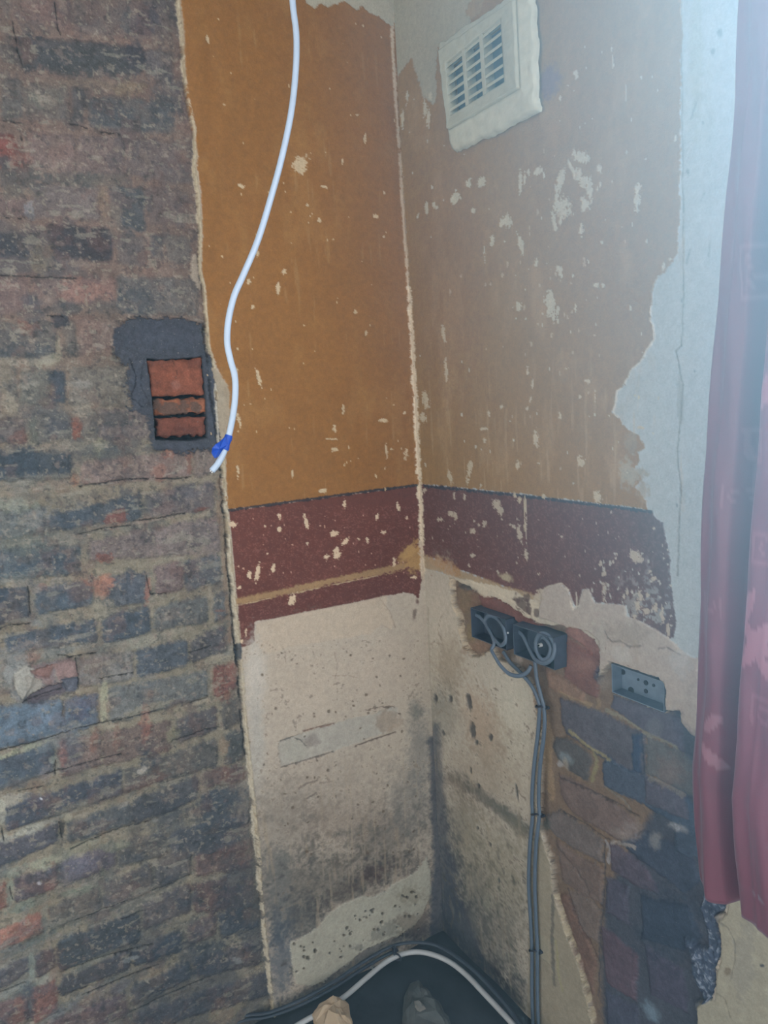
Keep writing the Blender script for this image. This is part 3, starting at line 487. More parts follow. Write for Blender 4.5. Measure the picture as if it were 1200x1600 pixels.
rough_brick('brick', [(240,624),(324,622),(322,646),(243,649)], -.010, .018, (136, 84, 58), 'broken sooty red brick in the middle of the recess', 13, rag=.005, soot=.53)
rough_brick('brick', [(244,654),(320,650),(322,680),(246,683)], -.006, .022, (108, 64, 50), 'dark red brick at the bottom of the recess', 23)

# ------------------------------------------------------------------ right (window) wall
aR = axis_samples(0, -.90, 0, 1.5, 'R'); aR = aR + list(np.linspace(aR[-1] - .02, -2.4, 60))
zR = zL
P, A, Z, PX, PY, nA, nZ = build_grid('R', aR, zR)
p = Painter(A, Z, PX, PY); p.region = np.zeros(len(A), int)
p.col[:] = lin((158, 165, 167)) * (1 + p.nC * .12 + p.nA * .08)[:, None]; p.h += .009 + p.nC * .003
T = -900; X2 = 3000
# pale plaster beside the window: seams, scuffs
p.blot(1090,160,26,60,(158,164,160),0,.5); p.blot(1088,90,10,90,(148,152,142),0,.5)
p.line([(1064,-50),(1066,300),(1067,470),(1064,540)], 2.4, (120,122,118), .7, .8, 1.4, .1, -.0008)
p.line([(1064,540),(1056,548),(1062,580),(1066,600),(1062,650),(1058,700),(1062,760),(1060,830),(1058,900)], 2.6, (118,116,110), .8, .9, 2, .1, -.001)
p.blot(1063,620,5,40,(132,130,124),0,.6); p.line([(1078,390),(1072,410)], 3, (112,120,124), .6); p.line([(1088,160),(1080,185)], 2.5, (110,118,122), .7); p.line([(1100,302),(1094,314)], 2.5, (120,128,130), .7); p.line([(1110,375),(1107,400)], 3, (122,128,130), .6)
for x, y, r in [(1125,52,4),(1074,268,3),(1114,80,3),(1065,470,2),(1098,192,2),(1057,790,2),(1085,580,2),(1115,595,3)]: p.blot(x, y, r, r * 1.5, (108,114,120), 0, .7, .4, .3)
# ochre distemper
OR = [(612,T),(612,0),(655,757),(663,757),(800,770),(1000,795),(1012,798),(1008,780),(992,762),(1002,748),(990,735),(1000,722),(996,706),(1010,700),(1000,684),(985,672),(972,664),(966,652),(956,644),(962,630),(964,612),(975,600),(984,580),(1000,566),(1012,545),(1022,530),(1020,508),(1014,500),(1018,478),(1018,455),(1026,436),(1040,425),(1050,410),(1058,395),(1062,330),(1064,200),(1065,0),(1066,T)]
p.poly(OR, (136, 105, 60), .9, 2.6, 2.2, .08, 1., .0098)
ii = np.nonzero((PX > 600) & (PX < 1070) & (PY < 800))[0]
f1 = sstep(.04, .28, fbm(A[ii], Z[ii], 12, 601, 5, 1.4, .6) - .5) * .35; p.mix(ii, f1, (166, 138, 98), .08)
f3 = sstep(.14, .28, p.streak[ii]) * sstep(480, 700, PY[ii]) * .3; p.mix(ii, f3, (176, 152, 116), .05)
p.blot(700,420,60,180,(132,92,56),0,.35,.6,.6); p.blot(860,130,14,26,(104,84,104),10,.7,.4,.4)
for x, y, rx, ry, c, a, o in [(985,690,8,14,(140,124,100),0,.7),(992,740,16,10,(142,126,100),0,.7),(1004,770,8,14,(148,128,100),0,.6),(980,740,12,20,(160,160,148),0,.5)]: p.blot(x, y, rx, ry, c, a, o, .7, .4)
# brown dado, its dark top line
BRN = [(655,757),(663,757),(800,771),(1019,799),(1022,808),(1036,818),(1040,840),(1046,862),(1048,900),(1052,940),(1056,975),(1052,996),(1046,998),(1030,986),(1004,972),(985,966),(980,958),(978,946),(960,944),(930,942),(920,920),(910,922),(905,946),(898,950),(890,925),(877,914),(860,918),(846,922),(842,934),(820,925),(790,918),(760,906),(735,896),(700,885),(682,874),(660,868)]
p.poly(BRN, (92, 58, 52), .9, 1.8, 1.6, .14, 1., .0097)
p.line([(664,759.5),(740,767),(800,773),(900,785),(960,792),(1018,799.5)], 4.6, (46, 46, 56), .95, .7, .5, .08, .0002, .08)
ii = np.nonzero((PX > 650) & (PX < 1060) & (PY > 760) & (PY < 1000))[0]
hb = p.col[ii].sum(1) < .25; f4 = sstep(.12, .26, p.nD[ii] + p.nB[ii] * .5) * .3; p.mix(ii, f4 * hb, (134, 104, 98), .1)
f5 = sstep(.15, .26, p.nA[ii] + p.nB[ii] * .8) * sstep(930, 1020, PX[ii]) * sstep(840, 960, PY[ii]) * .8; p.mix(ii, f5 * hb, (150, 152, 146), .1)
f6 = sstep(960, 1050, PX[ii]) * .35; p.mix(ii, f6 * hb, (92, 88, 92), .1)
# tan smear under the dado
p.poly([(662,868),(680,874),(700,884),(735,896),(780,912),(830,928),(846,936),(840,960),(812,950),(780,938),(750,925),(720,908),(704,903),(690,895),(664,890)], (150, 128, 96), 2, 3, 2.5, .14, .9, .0100)
p.blot(700,888,26,9,(158,120,76),30,.8,.6); p.blot(790,902,12,6,(160,148,122),25,.9,.4)
# bare plaster below
LO = [(655,884),(664,892),(700,898),(706,905),(712,930),(722,960),(740,1000),(790,1040),(800,1300),(850,1900),(700,1900),(680,1500),(664,1200)]
BASE = [(640,900),(664,888),(704,900),(760,912),(842,940),(846,922),(860,916),(877,912),(890,925),(898,950),(905,946),(910,922),(920,920),(930,942),(960,944),(978,946),(980,962),(1004,972),(1046,998),(1060,1010),(1080,1030),(X2,1020),(X2,2600),(640,2600)]
p.poly(BASE, (168, 160, 146), 1.2, 2, 1.6, .10, 1., .0085)
p.poly([(842,964),(846,922),(860,917),(877,912),(890,925),(898,950),(905,946),(910,922),(920,920),(930,942),(960,944),(978,946),(980,962),(1004,972),(1046,998),(1066,1018),(1090,1030),(1090,1160),(1078,1146),(1064,1130),(1062,1112),(1040,1110),(1038,1066),(954,1036),(946,1050),(936,1046),(936,1000),(918,985),(872,975)], (160, 150, 140), 1., 2.2, 1.6, .07, 1., .0112)
p.line([(846,922),(842,940),(840,965)], 2, (184,174,156), .85, .8, 1.5); p.line([(900,926),(902,950),(892,948)], 2, (184,176,160), .85, .8, 1.5)
p.line([(846,924),(856,916),(877,911),(889,922)], 1.8, (184,176,160), .7, .8, 1.5)
p.line([(946,986),(950,996),(958,1003),(968,1001),(984,1010),(1002,1009)], 2.4, (108,98,90), .85, .9, 1.5, .1, -.0012); p.line([(1030,1013),(1044,1012),(1058,1020),(1064,1022)], 2, (108,100,94), .8, .8, 1.5, .1, -.001)
p.blot(980,988,34,16,(140,130,118),12,.6,.4); p.blot(972,1022,14,10,(176,172,166),30,.5,.6); p.blot(940,1000,6,22,(158,152,142),0,.6,.5); p.blot(1066,1034,14,20,(168,168,166),0,.5,.6)
p.poly([(700,902),(760,912),(800,922),(842,944),(840,975),(826,972),(800,958),(770,938),(745,930),(730,918),(704,906)], (184, 174, 154), 1, 3, 2, .06, .9, .0095)
for x, y, rx, ry, a in [(816,944,8,14,-30),(826,950,4,10,-10),(838,958,4,6,0),(822,935,6,6,0),(808,938,4,3,0)]: p.blot(x, y, rx, ry, (86,66,58), a, .85, .7, .3)
# large tonal patches on the lower plaster
for x, y, rx, ry, c, a, o in [(690,980,24,80,(180,170,154),0,.6),(780,1080,50,60,(178,172,158),30,.6),(800,1150,30,90,(180,176,160),0,.65),(755,1140,26,60,(152,124,98),-20,.5),(700,1040,20,40,(140,126,106),0,.6),
  (690,1110,20,40,(112,110,100),0,.6),(700,1130,30,20,(156,148,134),0,.5),(740,1220,60,50,(148,134,116),0,.5),(790,1200,40,60,(156,146,130),0,.5),(760,1250,70,10,(84,82,76),38,.75),(800,1280,36,10,(84,86,80),38,.75),(715,1225,30,8,(90,80,70),30,.6),
  (720,1300,30,60,(108,102,88),0,.6),(760,1340,60,60,(138,130,110),0,.5),(740,1400,40,60,(92,90,80),0,.65),(790,1400,30,80,(130,124,106),0,.5),(720,1450,40,50,(68,70,74),0,.7),(770,1470,40,60,(86,84,78),20,.6),(700,1400,22,90,(66,68,76),0,.75),
  (730,1445,20,14,(108,104,98),20,.7),(745,1490,12,22,(104,96,84),0,.6),(790,1500,30,24,(104,104,96),0,.5),(760,1520,30,34,(64,60,62),30,.8),(800,1560,20,40,(74,76,74),20,.7),(780,1560,30,30,(58,58,64),30,.8),(763,1410,8,12,(140,138,122),0,.6)]:
    p.blot(x, y, rx, ry, c, a, o, .55, .6, .16)
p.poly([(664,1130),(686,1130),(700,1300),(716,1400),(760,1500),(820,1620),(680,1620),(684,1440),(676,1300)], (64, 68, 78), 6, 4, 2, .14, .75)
ii = np.nonzero((PX > 655) & (PX < 1000) & (PY > 1000))[0]
f5 = sstep(.14, .3, fbm(A[ii], Z[ii], 60, 801, 5) - .45) * sstep(1200, 1420, PY[ii]) * .7; p.mix(ii, f5, (72, 72, 68), .12)
f6 = sstep(.14, .3, p.streak[ii]) * .25; p.mix(ii, f6, (160, 148, 126), .06)
f7 = sstep(.24, .34, p.nB[ii] + p.nA[ii] * .6) * .6; p.mix(ii, f7, (88, 78, 66), .1); p.h[ii] -= f7 * .001
for x, y, rx, ry in [(732,1098,4,14),(738,1142,4,14),(744,1160,3,5),(692,1145,2,5),(735,1204,1.5,5),(766,1152,3,5),(703,1092,3,6),(747,1228,2,3),(807,1240,2,14),(746,1294,2,3),(680,1092,3,8),(779,1376,2,5),(765,1320,2,4)]: p.blot(x, y, rx, ry, (62,62,62), -8, .85, .35, .3, .1, -.003)
p.line([(664,985),(656,990),(650,984)],1.5,(110,96,80),.7); p.line([(668,950),(672,1100),(670,1200)],3,(140,130,114),.5,1,2)
# plaster between the cable and the exposed brick, lower half
p.poly([(834,1300),(846,1310),(860,1350),(864,1400),(884,1460),(900,1500),(916,1560),(924,1600),(940,1900),(820,1900),(826,1400)], (142, 134, 116), 1.4, 3, 2, .10, .9, .0085)
p.poly([(842,1460),(856,1466),(858,1490),(858,1506),(844,1495)], (146,140,122), 1, 2, 1, .06, .9, .0095)
p.line([(862,1330),(864,1400),(862,1470),(866,1540)], 5, (92, 90, 84), .75, 1.2, 1.5); p.line([(868,1470),(872,1520),(878,1548)], 3, (150,146,110), .7, .8, 2)
# --- exposed brickwork
def brickzone(pts, base, h, wa=3, wb=2.2):
    idx, d = p.sd(pts, wa, wb, 20); m = sstep(.9, -.9, d); p.mix(idx, m, base, .16)
    p.h[idx] = p.h[idx] * (1 - m) + (h + p.nA[idx] * .004) * m; p.region[idx[d < 0]] = 1
    e = np.exp(-((d - 1.4) / 1.4) ** 2) * .6; p.mix(idx, e * (p.nB[idx] > -.1), (170, 160, 142), .08)
Z1 = [(703,903),(722,912),(732,914),(742,928),(758,934),(772,934),(790,944),(806,956),(826,968),(842,976),(872,976),(905,984),(924,1000),(935,1012),(936,1044),(930,1064),(952,1038),(956,1086),(1038,1114),(1040,1110),(1062,1112),(1066,1130),(1078,1146),(1100,1160),(1200,1230),(1200,1300),(1130,1388),(1140,1395),(1132,1428),(1114,1432),(1122,1446),(1127,1470),(1125,1500),(1118,1512),(1119,1540),(1112,1560),(1100,1564),(1082,1568),(1094,1600),(1110,1700),(930,1700),(924,1600),(916,1560),(902,1500),(884,1460),(866,1400),(860,1350),(846,1306),(838,1280),(842,1200),(846,1130),(838,1110),(832,1080),(820,1056),(806,1044),(778,1030),(768,1014),(752,1024),(738,1026),(724,1010),(718,985),(714,960),(706,945),(704,925)]
brickzone(Z1, (112, 96, 82), -.004)
p.poly([(1040,1110),(1062,1112),(1066,1130),(1100,1160),(1200,1230),(1200,1300),(1130,1388),(1114,1500),(1090,1590),(1100,1700),(940,1700),(930,1500),(940,1400),(1000,1290),(1060,1200)], (58, 68, 84), 8, 4, 3, .15, .85)  # broad dark blue-grey tone over the right part of the brickwork
RB = [([(722,914),(760,934),(772,934),(806,958),(842,978),(842,992),(736,950),(716,960),(708,940),(706,918)], (116,92,76)),([(745,932),(772,934),(806,956),(842,976),(840,990),(800,972),(750,952)], (112,72,64)),
 ([(878,976),(905,984),(924,1000),(935,1012),(936,1040),(926,1030),(876,992)], (134,98,88)),([(878,996),(934,1030),(932,1060),(926,1095),(900,1080),(874,1060)], (112,78,70)),([(846,1048),(872,1060),(908,1086),(908,1104),(866,1086),(850,1076)], (128,104,88)),
 ([(868,1094),(930,1112),(996,1148),(1002,1150),(1002,1214),(976,1208),(930,1186),(880,1150),(870,1130)], (82,82,92)),([(984,1150),(996,1150),(996,1212),(984,1206)], (56,70,92)),
 ([(948,1108),(952,1088),(1040,1116),(1060,1130),(1062,1178),(1000,1146)], (84,84,98)),([(1004,1150),(1060,1180),(1080,1200),(1080,1250),(1040,1232),(1002,1212)], (92,94,96)),
 ([(862,1154),(880,1156),(916,1180),(918,1190),(912,1224),(890,1212),(866,1190),(856,1170)], (80,80,82)),([(934,1196),(944,1184),(984,1206),(1070,1250),(1082,1270),(1078,1310),(1000,1262),(936,1232)], (68,80,98)),
 ([(866,1212),(900,1226),(950,1256),(986,1284),(988,1320),(970,1322),(930,1300),(886,1272),(868,1244)], (104,90,86)),([(1004,1216),(1064,1244),(1070,1284),(1004,1256)], (88,86,98)),
 ([(848,1276),(868,1268),(900,1290),(934,1316),(936,1352),(900,1336),(862,1310),(846,1292)], (100,92,90)),([(944,1318),(958,1322),(1010,1364),(1020,1400),(990,1390),(948,1364)], (82,76,88)),
 ([(862,1316),(900,1340),(936,1362),(936,1420),(900,1400),(872,1380)], (104,90,84)),([(940,1372),(976,1390),(976,1450),(940,1430)], (76,74,88)),([(880,1392),(920,1410),(932,1440),(930,1480),(904,1460)], (108,96,90)),
 ([(932,1450),(960,1470),(990,1500),(988,1570),(940,1540)], (88,74,84)),([(868,1404),(880,1400),(912,1470),(926,1510),(920,1560),(900,1500),(884,1450)], (106,84,74)),([(1000,1480),(1060,1520),(1070,1590),(1010,1560)], (72,70,86)),([(940,1552),(990,1580),(1000,1700),(944,1700)], (70,72,88)),
 ([(960,1320),(1000,1300),(1075,1340),(1090,1380),(1060,1400),(1010,1360)], (62,70,86)),([(1046,1290),(1080,1310),(1090,1350),(1050,1330)],(66,76,92)),([(994,1404),(1070,1420),(1090,1470),(1060,1490),(996,1470)],(54,64,80))]
for q, c in RB:
    idx, d = p.sd(q, 3.2, 2.2, 14); m = sstep(2.2, -2.2, d) * .9; p.mix(idx, m, c, .2); p.h[idx] += .0048 * sstep(2, -4.5, d)
for l, w, c in [([(884,1144),(920,1172),(934,1180),(948,1190)],5,(140,132,98)),([(920,1176),(924,1200),(918,1222)],6,(134,128,96)),([(940,1112),(970,1128),(1000,1146),(1050,1170)],5,(132,128,112)),([(868,1084),(890,1094),(915,1104)],6,(140,122,96)),([(926,1096),(930,1104),(926,1108)],6,(140,120,96)),
 ([(866,1216),(900,1230),(940,1250),(990,1280)],2,(60,56,56)),([(868,1268),(900,1288),(930,1308),(945,1316)],2,(64,60,60)),([(938,1318),(946,1330),(944,1352)],5,(150,148,150)),([(950,1320),(975,1322),(986,1326)],6,(152,146,140)),([(938,1232),(960,1250),(978,1270)],3,(112,108,100)),([(1010,1218),(1040,1232),(1062,1246)],5,(122,118,114)),
 ([(880,1392),(892,1430),(912,1470),(926,1500)],3,(84,68,62)),([(844,1110),(850,1150),(852,1200),(856,1250)],9,(140,120,96)),([(862,1320),(900,1370),(930,1430)],2.5,(92,80,74)),([(936,1322),(938,1380),(930,1460),(928,1560)],2,(58,60,68)),([(996,1150),(1000,1212)],2,(48,58,74))]:
    p.line(l, w, c, .75, 1., 2.4, .12, .0008 if w > 3 else -.003)
for x, y, rx, ry, c, a, o in [(880,1186,14,6,(122,134,140),30,.6),(868,1196,5,5,(160,160,160),0,.7),(878,1196,4,8,(158,150,138),0,.6),(1052,1296,16,6,(150,152,156),15,.7),(1018,1316,8,12,(136,136,136),-10,.6),(848,1180,5,40,(146,126,100),0,.7),(722,940,12,20,(124,108,84),0,.7),(732,990,10,20,(132,116,84),0,.7),
 (742,1012,18,10,(134,108,88),0,.7),(905,1040,20,12,(136,104,92),0,.5),(846,1020,10,30,(96,78,70),0,.6),(800,1034,10,8,(170,158,146),30,.8),(725,918,14,5,(70,76,78),10,.7),(1040,1210,22,22,(122,104,98),0,.4),(1010,1586,10,18,(116,136,152),-30,.7),(906,1014,30,14,(120,80,70),20,.5),
 (850,1290,8,10,(84,88,84),0,.8),(980,1300,18,14,(126,116,112),20,.6),(968,1308,18,8,(140,132,126),30,.5),(1040,1450,50,60,(52,62,78),0,.5),(1016,1140,10,14,(110,112,118),0,.5),(930,1056,6,12,(60,66,80),0,.8),(938,1070,8,12,(132,120,108),0,.8)]:
    p.blot(x, y, rx, ry, c, a, o, .5, .5, .15)
# fibrous black lump at the right end
LUMP = [(1068,1470),(1076,1500),(1080,1530),(1090,1552),(1104,1572),(1112,1566),(1118,1545),(1117,1515),(1125,1500),(1126,1470),(1118,1444),(1114,1430),(1134,1424),(1140,1395),(1130,1385),(1110,1386),(1096,1400),(1090,1420),(1100,1450),(1104,1480),(1086,1480)]
idx, d = p.poly(LUMP, (66, 76, 94), 1.4, 4, 3, .3, 1.); m = sstep(3, -4, d); p.h[idx] += m * (.012 + p.nA[idx] * .016 + p.nB[idx] * .006)
f = sstep(.12, .22, p.nB[idx] + p.nD[idx] * .7) * m; p.mix(idx, f * .6, (140, 150, 164), .1)
p.poly([(1090,1575),(1100,1566),(1118,1560),(1120,1520),(1128,1500),(1128,1470),(1122,1440),(1136,1428),(1142,1392),(1160,1380),(X2,1380),(X2,2600),(1110,2600)], (150, 146, 130), 1.2, 2.4, 2, .08, 1., .012)
p.line([(1124,1438),(1140,1450),(1148,1470),(1150,1500),(1142,1530)], 2, (112,108,98), .7, 1, 2, .1, -.001); p.line([(1122,1550),(1134,1560),(1142,1590)], 2, (116,112,100), .7, 1, 2, .1, -.001); p.blot(1165,1500,16,60,(134,132,124),5,.5,.6); p.blot(1192,1508,4,3,(60,66,74),0,.9); p.blot(1138,1516,5,6,(110,96,80),0,.7)
# corner filler line, torn top paper, purple stain, vent surround seat
p.line([(611,-30),(612,30),(616,120),(628,300),(638,450)], 4.5, (186, 170, 146), .9, .9, 1.6, .08, .0010, .25)
p.line([(638,450),(646,570),(650,640),(655,757),(658,800),(658,850),(660,895)], 7.5, (206, 192, 168), .95, .9, 2.2, .08, .0010, .18)
p.poly([(600,T),(760,T),(750,20),(735,30),(730,50),(724,66),(700,72),(690,62),(683,75),(681,110),(682,150),(678,166),(670,158),(660,150),(655,130),(650,112),(643,92),(632,106),(622,116),(618,140),(616,60),(612,20)], (150, 144, 124), 1., 2.6, 2, .08, 1., .0088)
p.poly([(735,30),(750,20),(765,-20),(745,-20),(725,20)], (142,120,86), 1, 2, 2)
W1 = (176, 170, 148)
chips(p, [(636,152,2.5,16),(628,186,3,14),(664,170,4,12),(669,184,3,14),(672,150,3,8),(712,308,6,9,20),(731,288,5,5),(733,286,4,8,20),(752,284,6,8,10),(740,330,4,5),(710,312,9,6,-40),(682,324,2,3),(667,326,3,8),(678,320,2,5),(653,338,2,4),(813,284,2.5,17,0),(820,280,2,12),(826,270,3,6),(841,268,9,6,-20),(850,276,1.5,7),(867,350,3,18,-8),(877,276,6,13,10),(874,290,3,12),
 (903,245,11,9,-10),(913,250,7,6),(893,262,3,12,-20),(904,272,8,9,30),(912,284,7,10),(922,300,5,20,0),(914,318,8,12,0),(880,320,14,14,-20),(870,306,4,18,0),(884,330,13,8,-30),(876,342,4,8),(908,360,4,9),(937,264,4,7),(938,288,2,6),(934,295,2,5),(995,306,6,20,0),(995,322,2,7),(900,116,4,9,-15),(875,153,3,7),(958,95,1.5,12),(956,78,1.5,6),(978,145,1,9),
 (790,346,10,9,-10),(783,352,3,6),(770,376,4,9,5),(813,380,4,14,-15),(757,400,2,13),(838,412,3,8),(876,425,4,11),(872,420,3,5),(860,474,8,15),(872,486,3,8),(865,496,2,6),(810,478,4,7),(872,502,2,5),(899,480,2,8),(940,378,3,3),(1010,378,2,5),(932,445,4,3),(942,445,3,3),(985,482,2,5),(1047,405,5,3),(1037,416,4,8),(1056,216,3,4),(979,238,2,4)], W1, -.0008, .92, .45)
chips(p, [(665,627,6,13,0),(697,580,2.5,20,-2),(693,520,3,13,-8),(714,716,0,0),(734,734,4,19,8),(703,745,3,10,-12),(809,727,4,8,30),(837,684,6,12),(824,580,2.5,7),(828,626,2.5,6,15),(832,598,1.4,8),(824,638,2,3),(784,636,4,3,-30),(764,648,2.5,7,-10),(757,688,2.5,4),(917,595,5,4),(885,576,5,2),(930,620,2,12),(936,630,4,2),(907,722,6,8),(875,650,2,7),(906,620,2,3),(933,775,6,10),(850,776,3,4),(811,780,3,5),(876,652,2,4),(804,775,3,5),(820,800,1.4,30,0),(1000,668,6,3),(952,650,2,2),(842,724,3,2),(756,670,6,2,-5),(661,652,6,7,0)], (180, 168, 142), -.0008, .9, .4)
chips(p, [(812,832,4,18,-12),(822,868,3,10,-6),(822,820,1,34),(757,818,3,4),(748,820,2,3),(742,814,3,3),(803,823,5,5,0),(756,820,0.1,0.1),(797,820,3,2),(688,812,5,3),(710,806,5,4),(705,802,6,4,-20),(712,808,3,5),(739,830,5,4,0),(777,790,6,12,-30),(783,800,4,6),(663,766,4,3),(710,775,2,6),(726,778,2,5),(739,868,3,4,40),(778,893,2,4),(733,884,2,3),(993,868,10,9,20),(1002,875,8,4,10),(1014,893,4,4),(944,896,3,3),(938,880,2,4),(964,865,1.5,2),(962,872,1.5,2),(958,878,1.5,2),(878,839,3,2,-30),(944,920,4,9),(943,938,2,6),(1012,930,4,8),(1000,932,6,12,-10),(996,946,8,14,0),(1010,955,7,6),(992,962,5,4),(1020,905,5,4),(1024,950,5,10),(1034,960,5,12),(1044,985,3,12),(975,932,3,5),(980,925,2,9),(842,934,7,10,20),(1022,826,3,4)], (172, 160, 142), -.0008, .9, .5)
random.seed(11)
chips(p, [(random.uniform(640, 1040), random.uniform(60, 760), random.uniform(.6, 1.4), random.uniform(.9, 3.2), random.uniform(-12, 10)) for _ in range(100)], W1, 0)
chips(p, [(random.gauss(860, 60), random.gauss(470, 110), random.uniform(.8, 2.2), random.uniform(1.5, 5), random.uniform(-12, 10)) for _ in range(50)], (170, 150, 120), -.0004, .8)
chips(p, [(random.uniform(670, 1040), random.uniform(800, 900), random.uniform(.6, 1.4), random.uniform(.8, 2.8), random.uniform(-20, 10)) for _ in range(40)], (160, 144, 128), 0)
chips(p, [(random.uniform(920, 1050), random.uniform(860, 985), random.uniform(1, 2.6), random.uniform(1, 4), random.uniform(-20, 10)) for _ in range(60)], (164, 158, 146), 0)
for pts_, w_, c_ in [([(966,652),(956,644),(962,630),(964,612),(975,600),(984,580),(1000,566),(1012,545),(1022,530),(1020,508),(1014,500),(1018,478)], 2.2, (190,188,176)), ([(703,903),(706,945),(714,960),(718,985),(724,1010),(738,1026),(752,1024),(768,1014)], 2.4, (186,170,146)), ([(730,906),(760,918),(800,940),(826,962)], 2, (196,186,166)), ([(906,945),(898,952),(892,940)], 2, (192,184,168)), ([(866,1400),(884,1460),(902,1500),(916,1560),(924,1600)], 2.4, (160,150,126)), ([(832,1080),(838,1110),(844,1130)], 2, (120,96,76))]:
    p.line(pts_, w_, c_, .8, .8, 3, .12, .0006, .3)
# sunken back-box seats
p.poly([(951,1034),(1030,1060),(1040,1078),(1038,1113),(955,1086)], (70, 76, 84), .8, .6, .5, .1, 1., -.045)
k = p.region == 1; p.h[k] += p.nD[k] * .001
def box_from_px(tl, br, tr, bl, proud):
    c = [on_right(x, y, proud) for x, y in (tl, tr, br, bl)]; ya = (c[1][1] + c[2][1]) / 2; yb = (c[0][1] + c[3][1]) / 2
    zc = sum(q[2] for q in c) / 4; h = ((c[0][2] - c[3][2]) + (c[1][2] - c[2][2])) / 2; return (ya + yb) / 2, zc, yb - ya, h
BOX1 = box_from_px((736,950), (791,1018), (791,968), (736,993), .020); BOX2 = box_from_px((802,976), (866,1045), (866,996), (802,1024), .022)
for cy, cz, w, h in (BOX1, BOX2):
    m = (np.abs(A - cy) < w / 2 - .001) & (np.abs(Z - cz) < h / 2 - .001); p.h[m] = -.030; p.col[m] = lin((60, 62, 66))
for pts_ in [[(690,960),(684,985),(690,1000)],[(668,1010),(676,1004),(690,1006)],[(700,1060),(704,1075),(712,1082)],[(742,1060),(746,1072),(744,1080)],[(676,1120),(690,1110),(700,1116)],[(720,1230),(730,1250),(742,1252)],[(780,1440),(790,1460),(796,1490)],[(700,1400),(708,1430),(704,1450)]]:
    p.line(pts_, 1.1, (112, 98, 82), .6, .7, 3, .1, -.0008)
WIN = (-1.78, -.86, .80, 2.25)
skip = (A < WIN[1]) & (A > WIN[0]) & (Z > WIN[2]) & (Z < WIN[3])
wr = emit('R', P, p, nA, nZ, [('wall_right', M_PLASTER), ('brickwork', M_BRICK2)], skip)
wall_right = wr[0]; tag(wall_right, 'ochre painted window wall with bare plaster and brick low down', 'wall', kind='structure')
wr[1].parent = wall_right; wr[1]['label'] = 'bare dark brickwork where the plaster has come off'

# ------------------------------------------------------------------ window opening (beyond the frame, behind the curtain), floor, ceiling
M_PAINT = material('old_gloss_paint', lin((196, 198, 190)), .45, var=.06)
M_FLOOR = material('dark_dusty_floor', lin((50, 56, 62)), .9, var=.35, scale=9, bump=.6, bscale=60)
M_CEIL = material('dingy_ceiling', lin((96, 92, 86)), .9)
def slab(name, lo, hi, mat, label, cat, bev=0.):
    bm = bmesh.new(); bm_box(bm, lo, hi, bev); o = from_bm(name, bm, mat); tag(o, label, cat, kind='structure'); return o
bm = bmesh.new(); y0, y1, z0, z1 = WIN
bm_box(bm, (-.008, y1 - .012, z0), (.24, y1 + .01, z1)); bm_box(bm, (-.008, y0 - .01, z0), (.24, y0 + .012, z1)); bm_box(bm, (-.008, y0, z1 - .012), (.24, y1, z1 + .01)); bm_box(bm, (-.03, y0 - .02, z0 - .02), (.24, y1 + .006, z0 + .012), .003)
bm_box(bm, (.13, y0, z0), (.17, y0 + .05, z1)); bm_box(bm, (.13, y1 - .05, z0), (.17, y1, z1)); bm_box(bm, (.13, y0, z1 - .05), (.17, y1, z1)); bm_box(bm, (.13, y0, z0), (.17, y1, z0 + .05)); bm_box(bm, (.13, y0, (z0 + z1) / 2 - .02), (.17, y1, (z0 + z1) / 2 + .02))
o = from_bm('window_1', bm, M_PAINT); tag(o, 'white window frame and reveal behind the red curtain', 'window', kind='structure')
slab('ceiling', (-3.6, -3.8, 2.5), (.25, .1, 2.55), M_CEIL, 'plain dingy ceiling above the corner', 'ceiling')
# floor: uneven dusty void
fx = np.linspace(-2.3, 0.02, 150); fy = np.linspace(-2.4, .02, 150); FX, FY = np.meshgrid(fx, fy)
FZ = (fbm(FX.ravel(), FY.ravel(), 6, 900, 5) - .5) * .03 - .004
V = np.stack([FX.ravel(), FY.ravel(), FZ], 1); Fc = [(j * 150 + i, j * 150 + i + 1, (j + 1) * 150 + i + 1, (j + 1) * 150 + i) for j in range(149) for i in range(149)]
o = obj_from('floor', V, Fc, M_FLOOR); tag(o, 'dark dusty floor at the foot of the corner', 'floor', kind='structure')

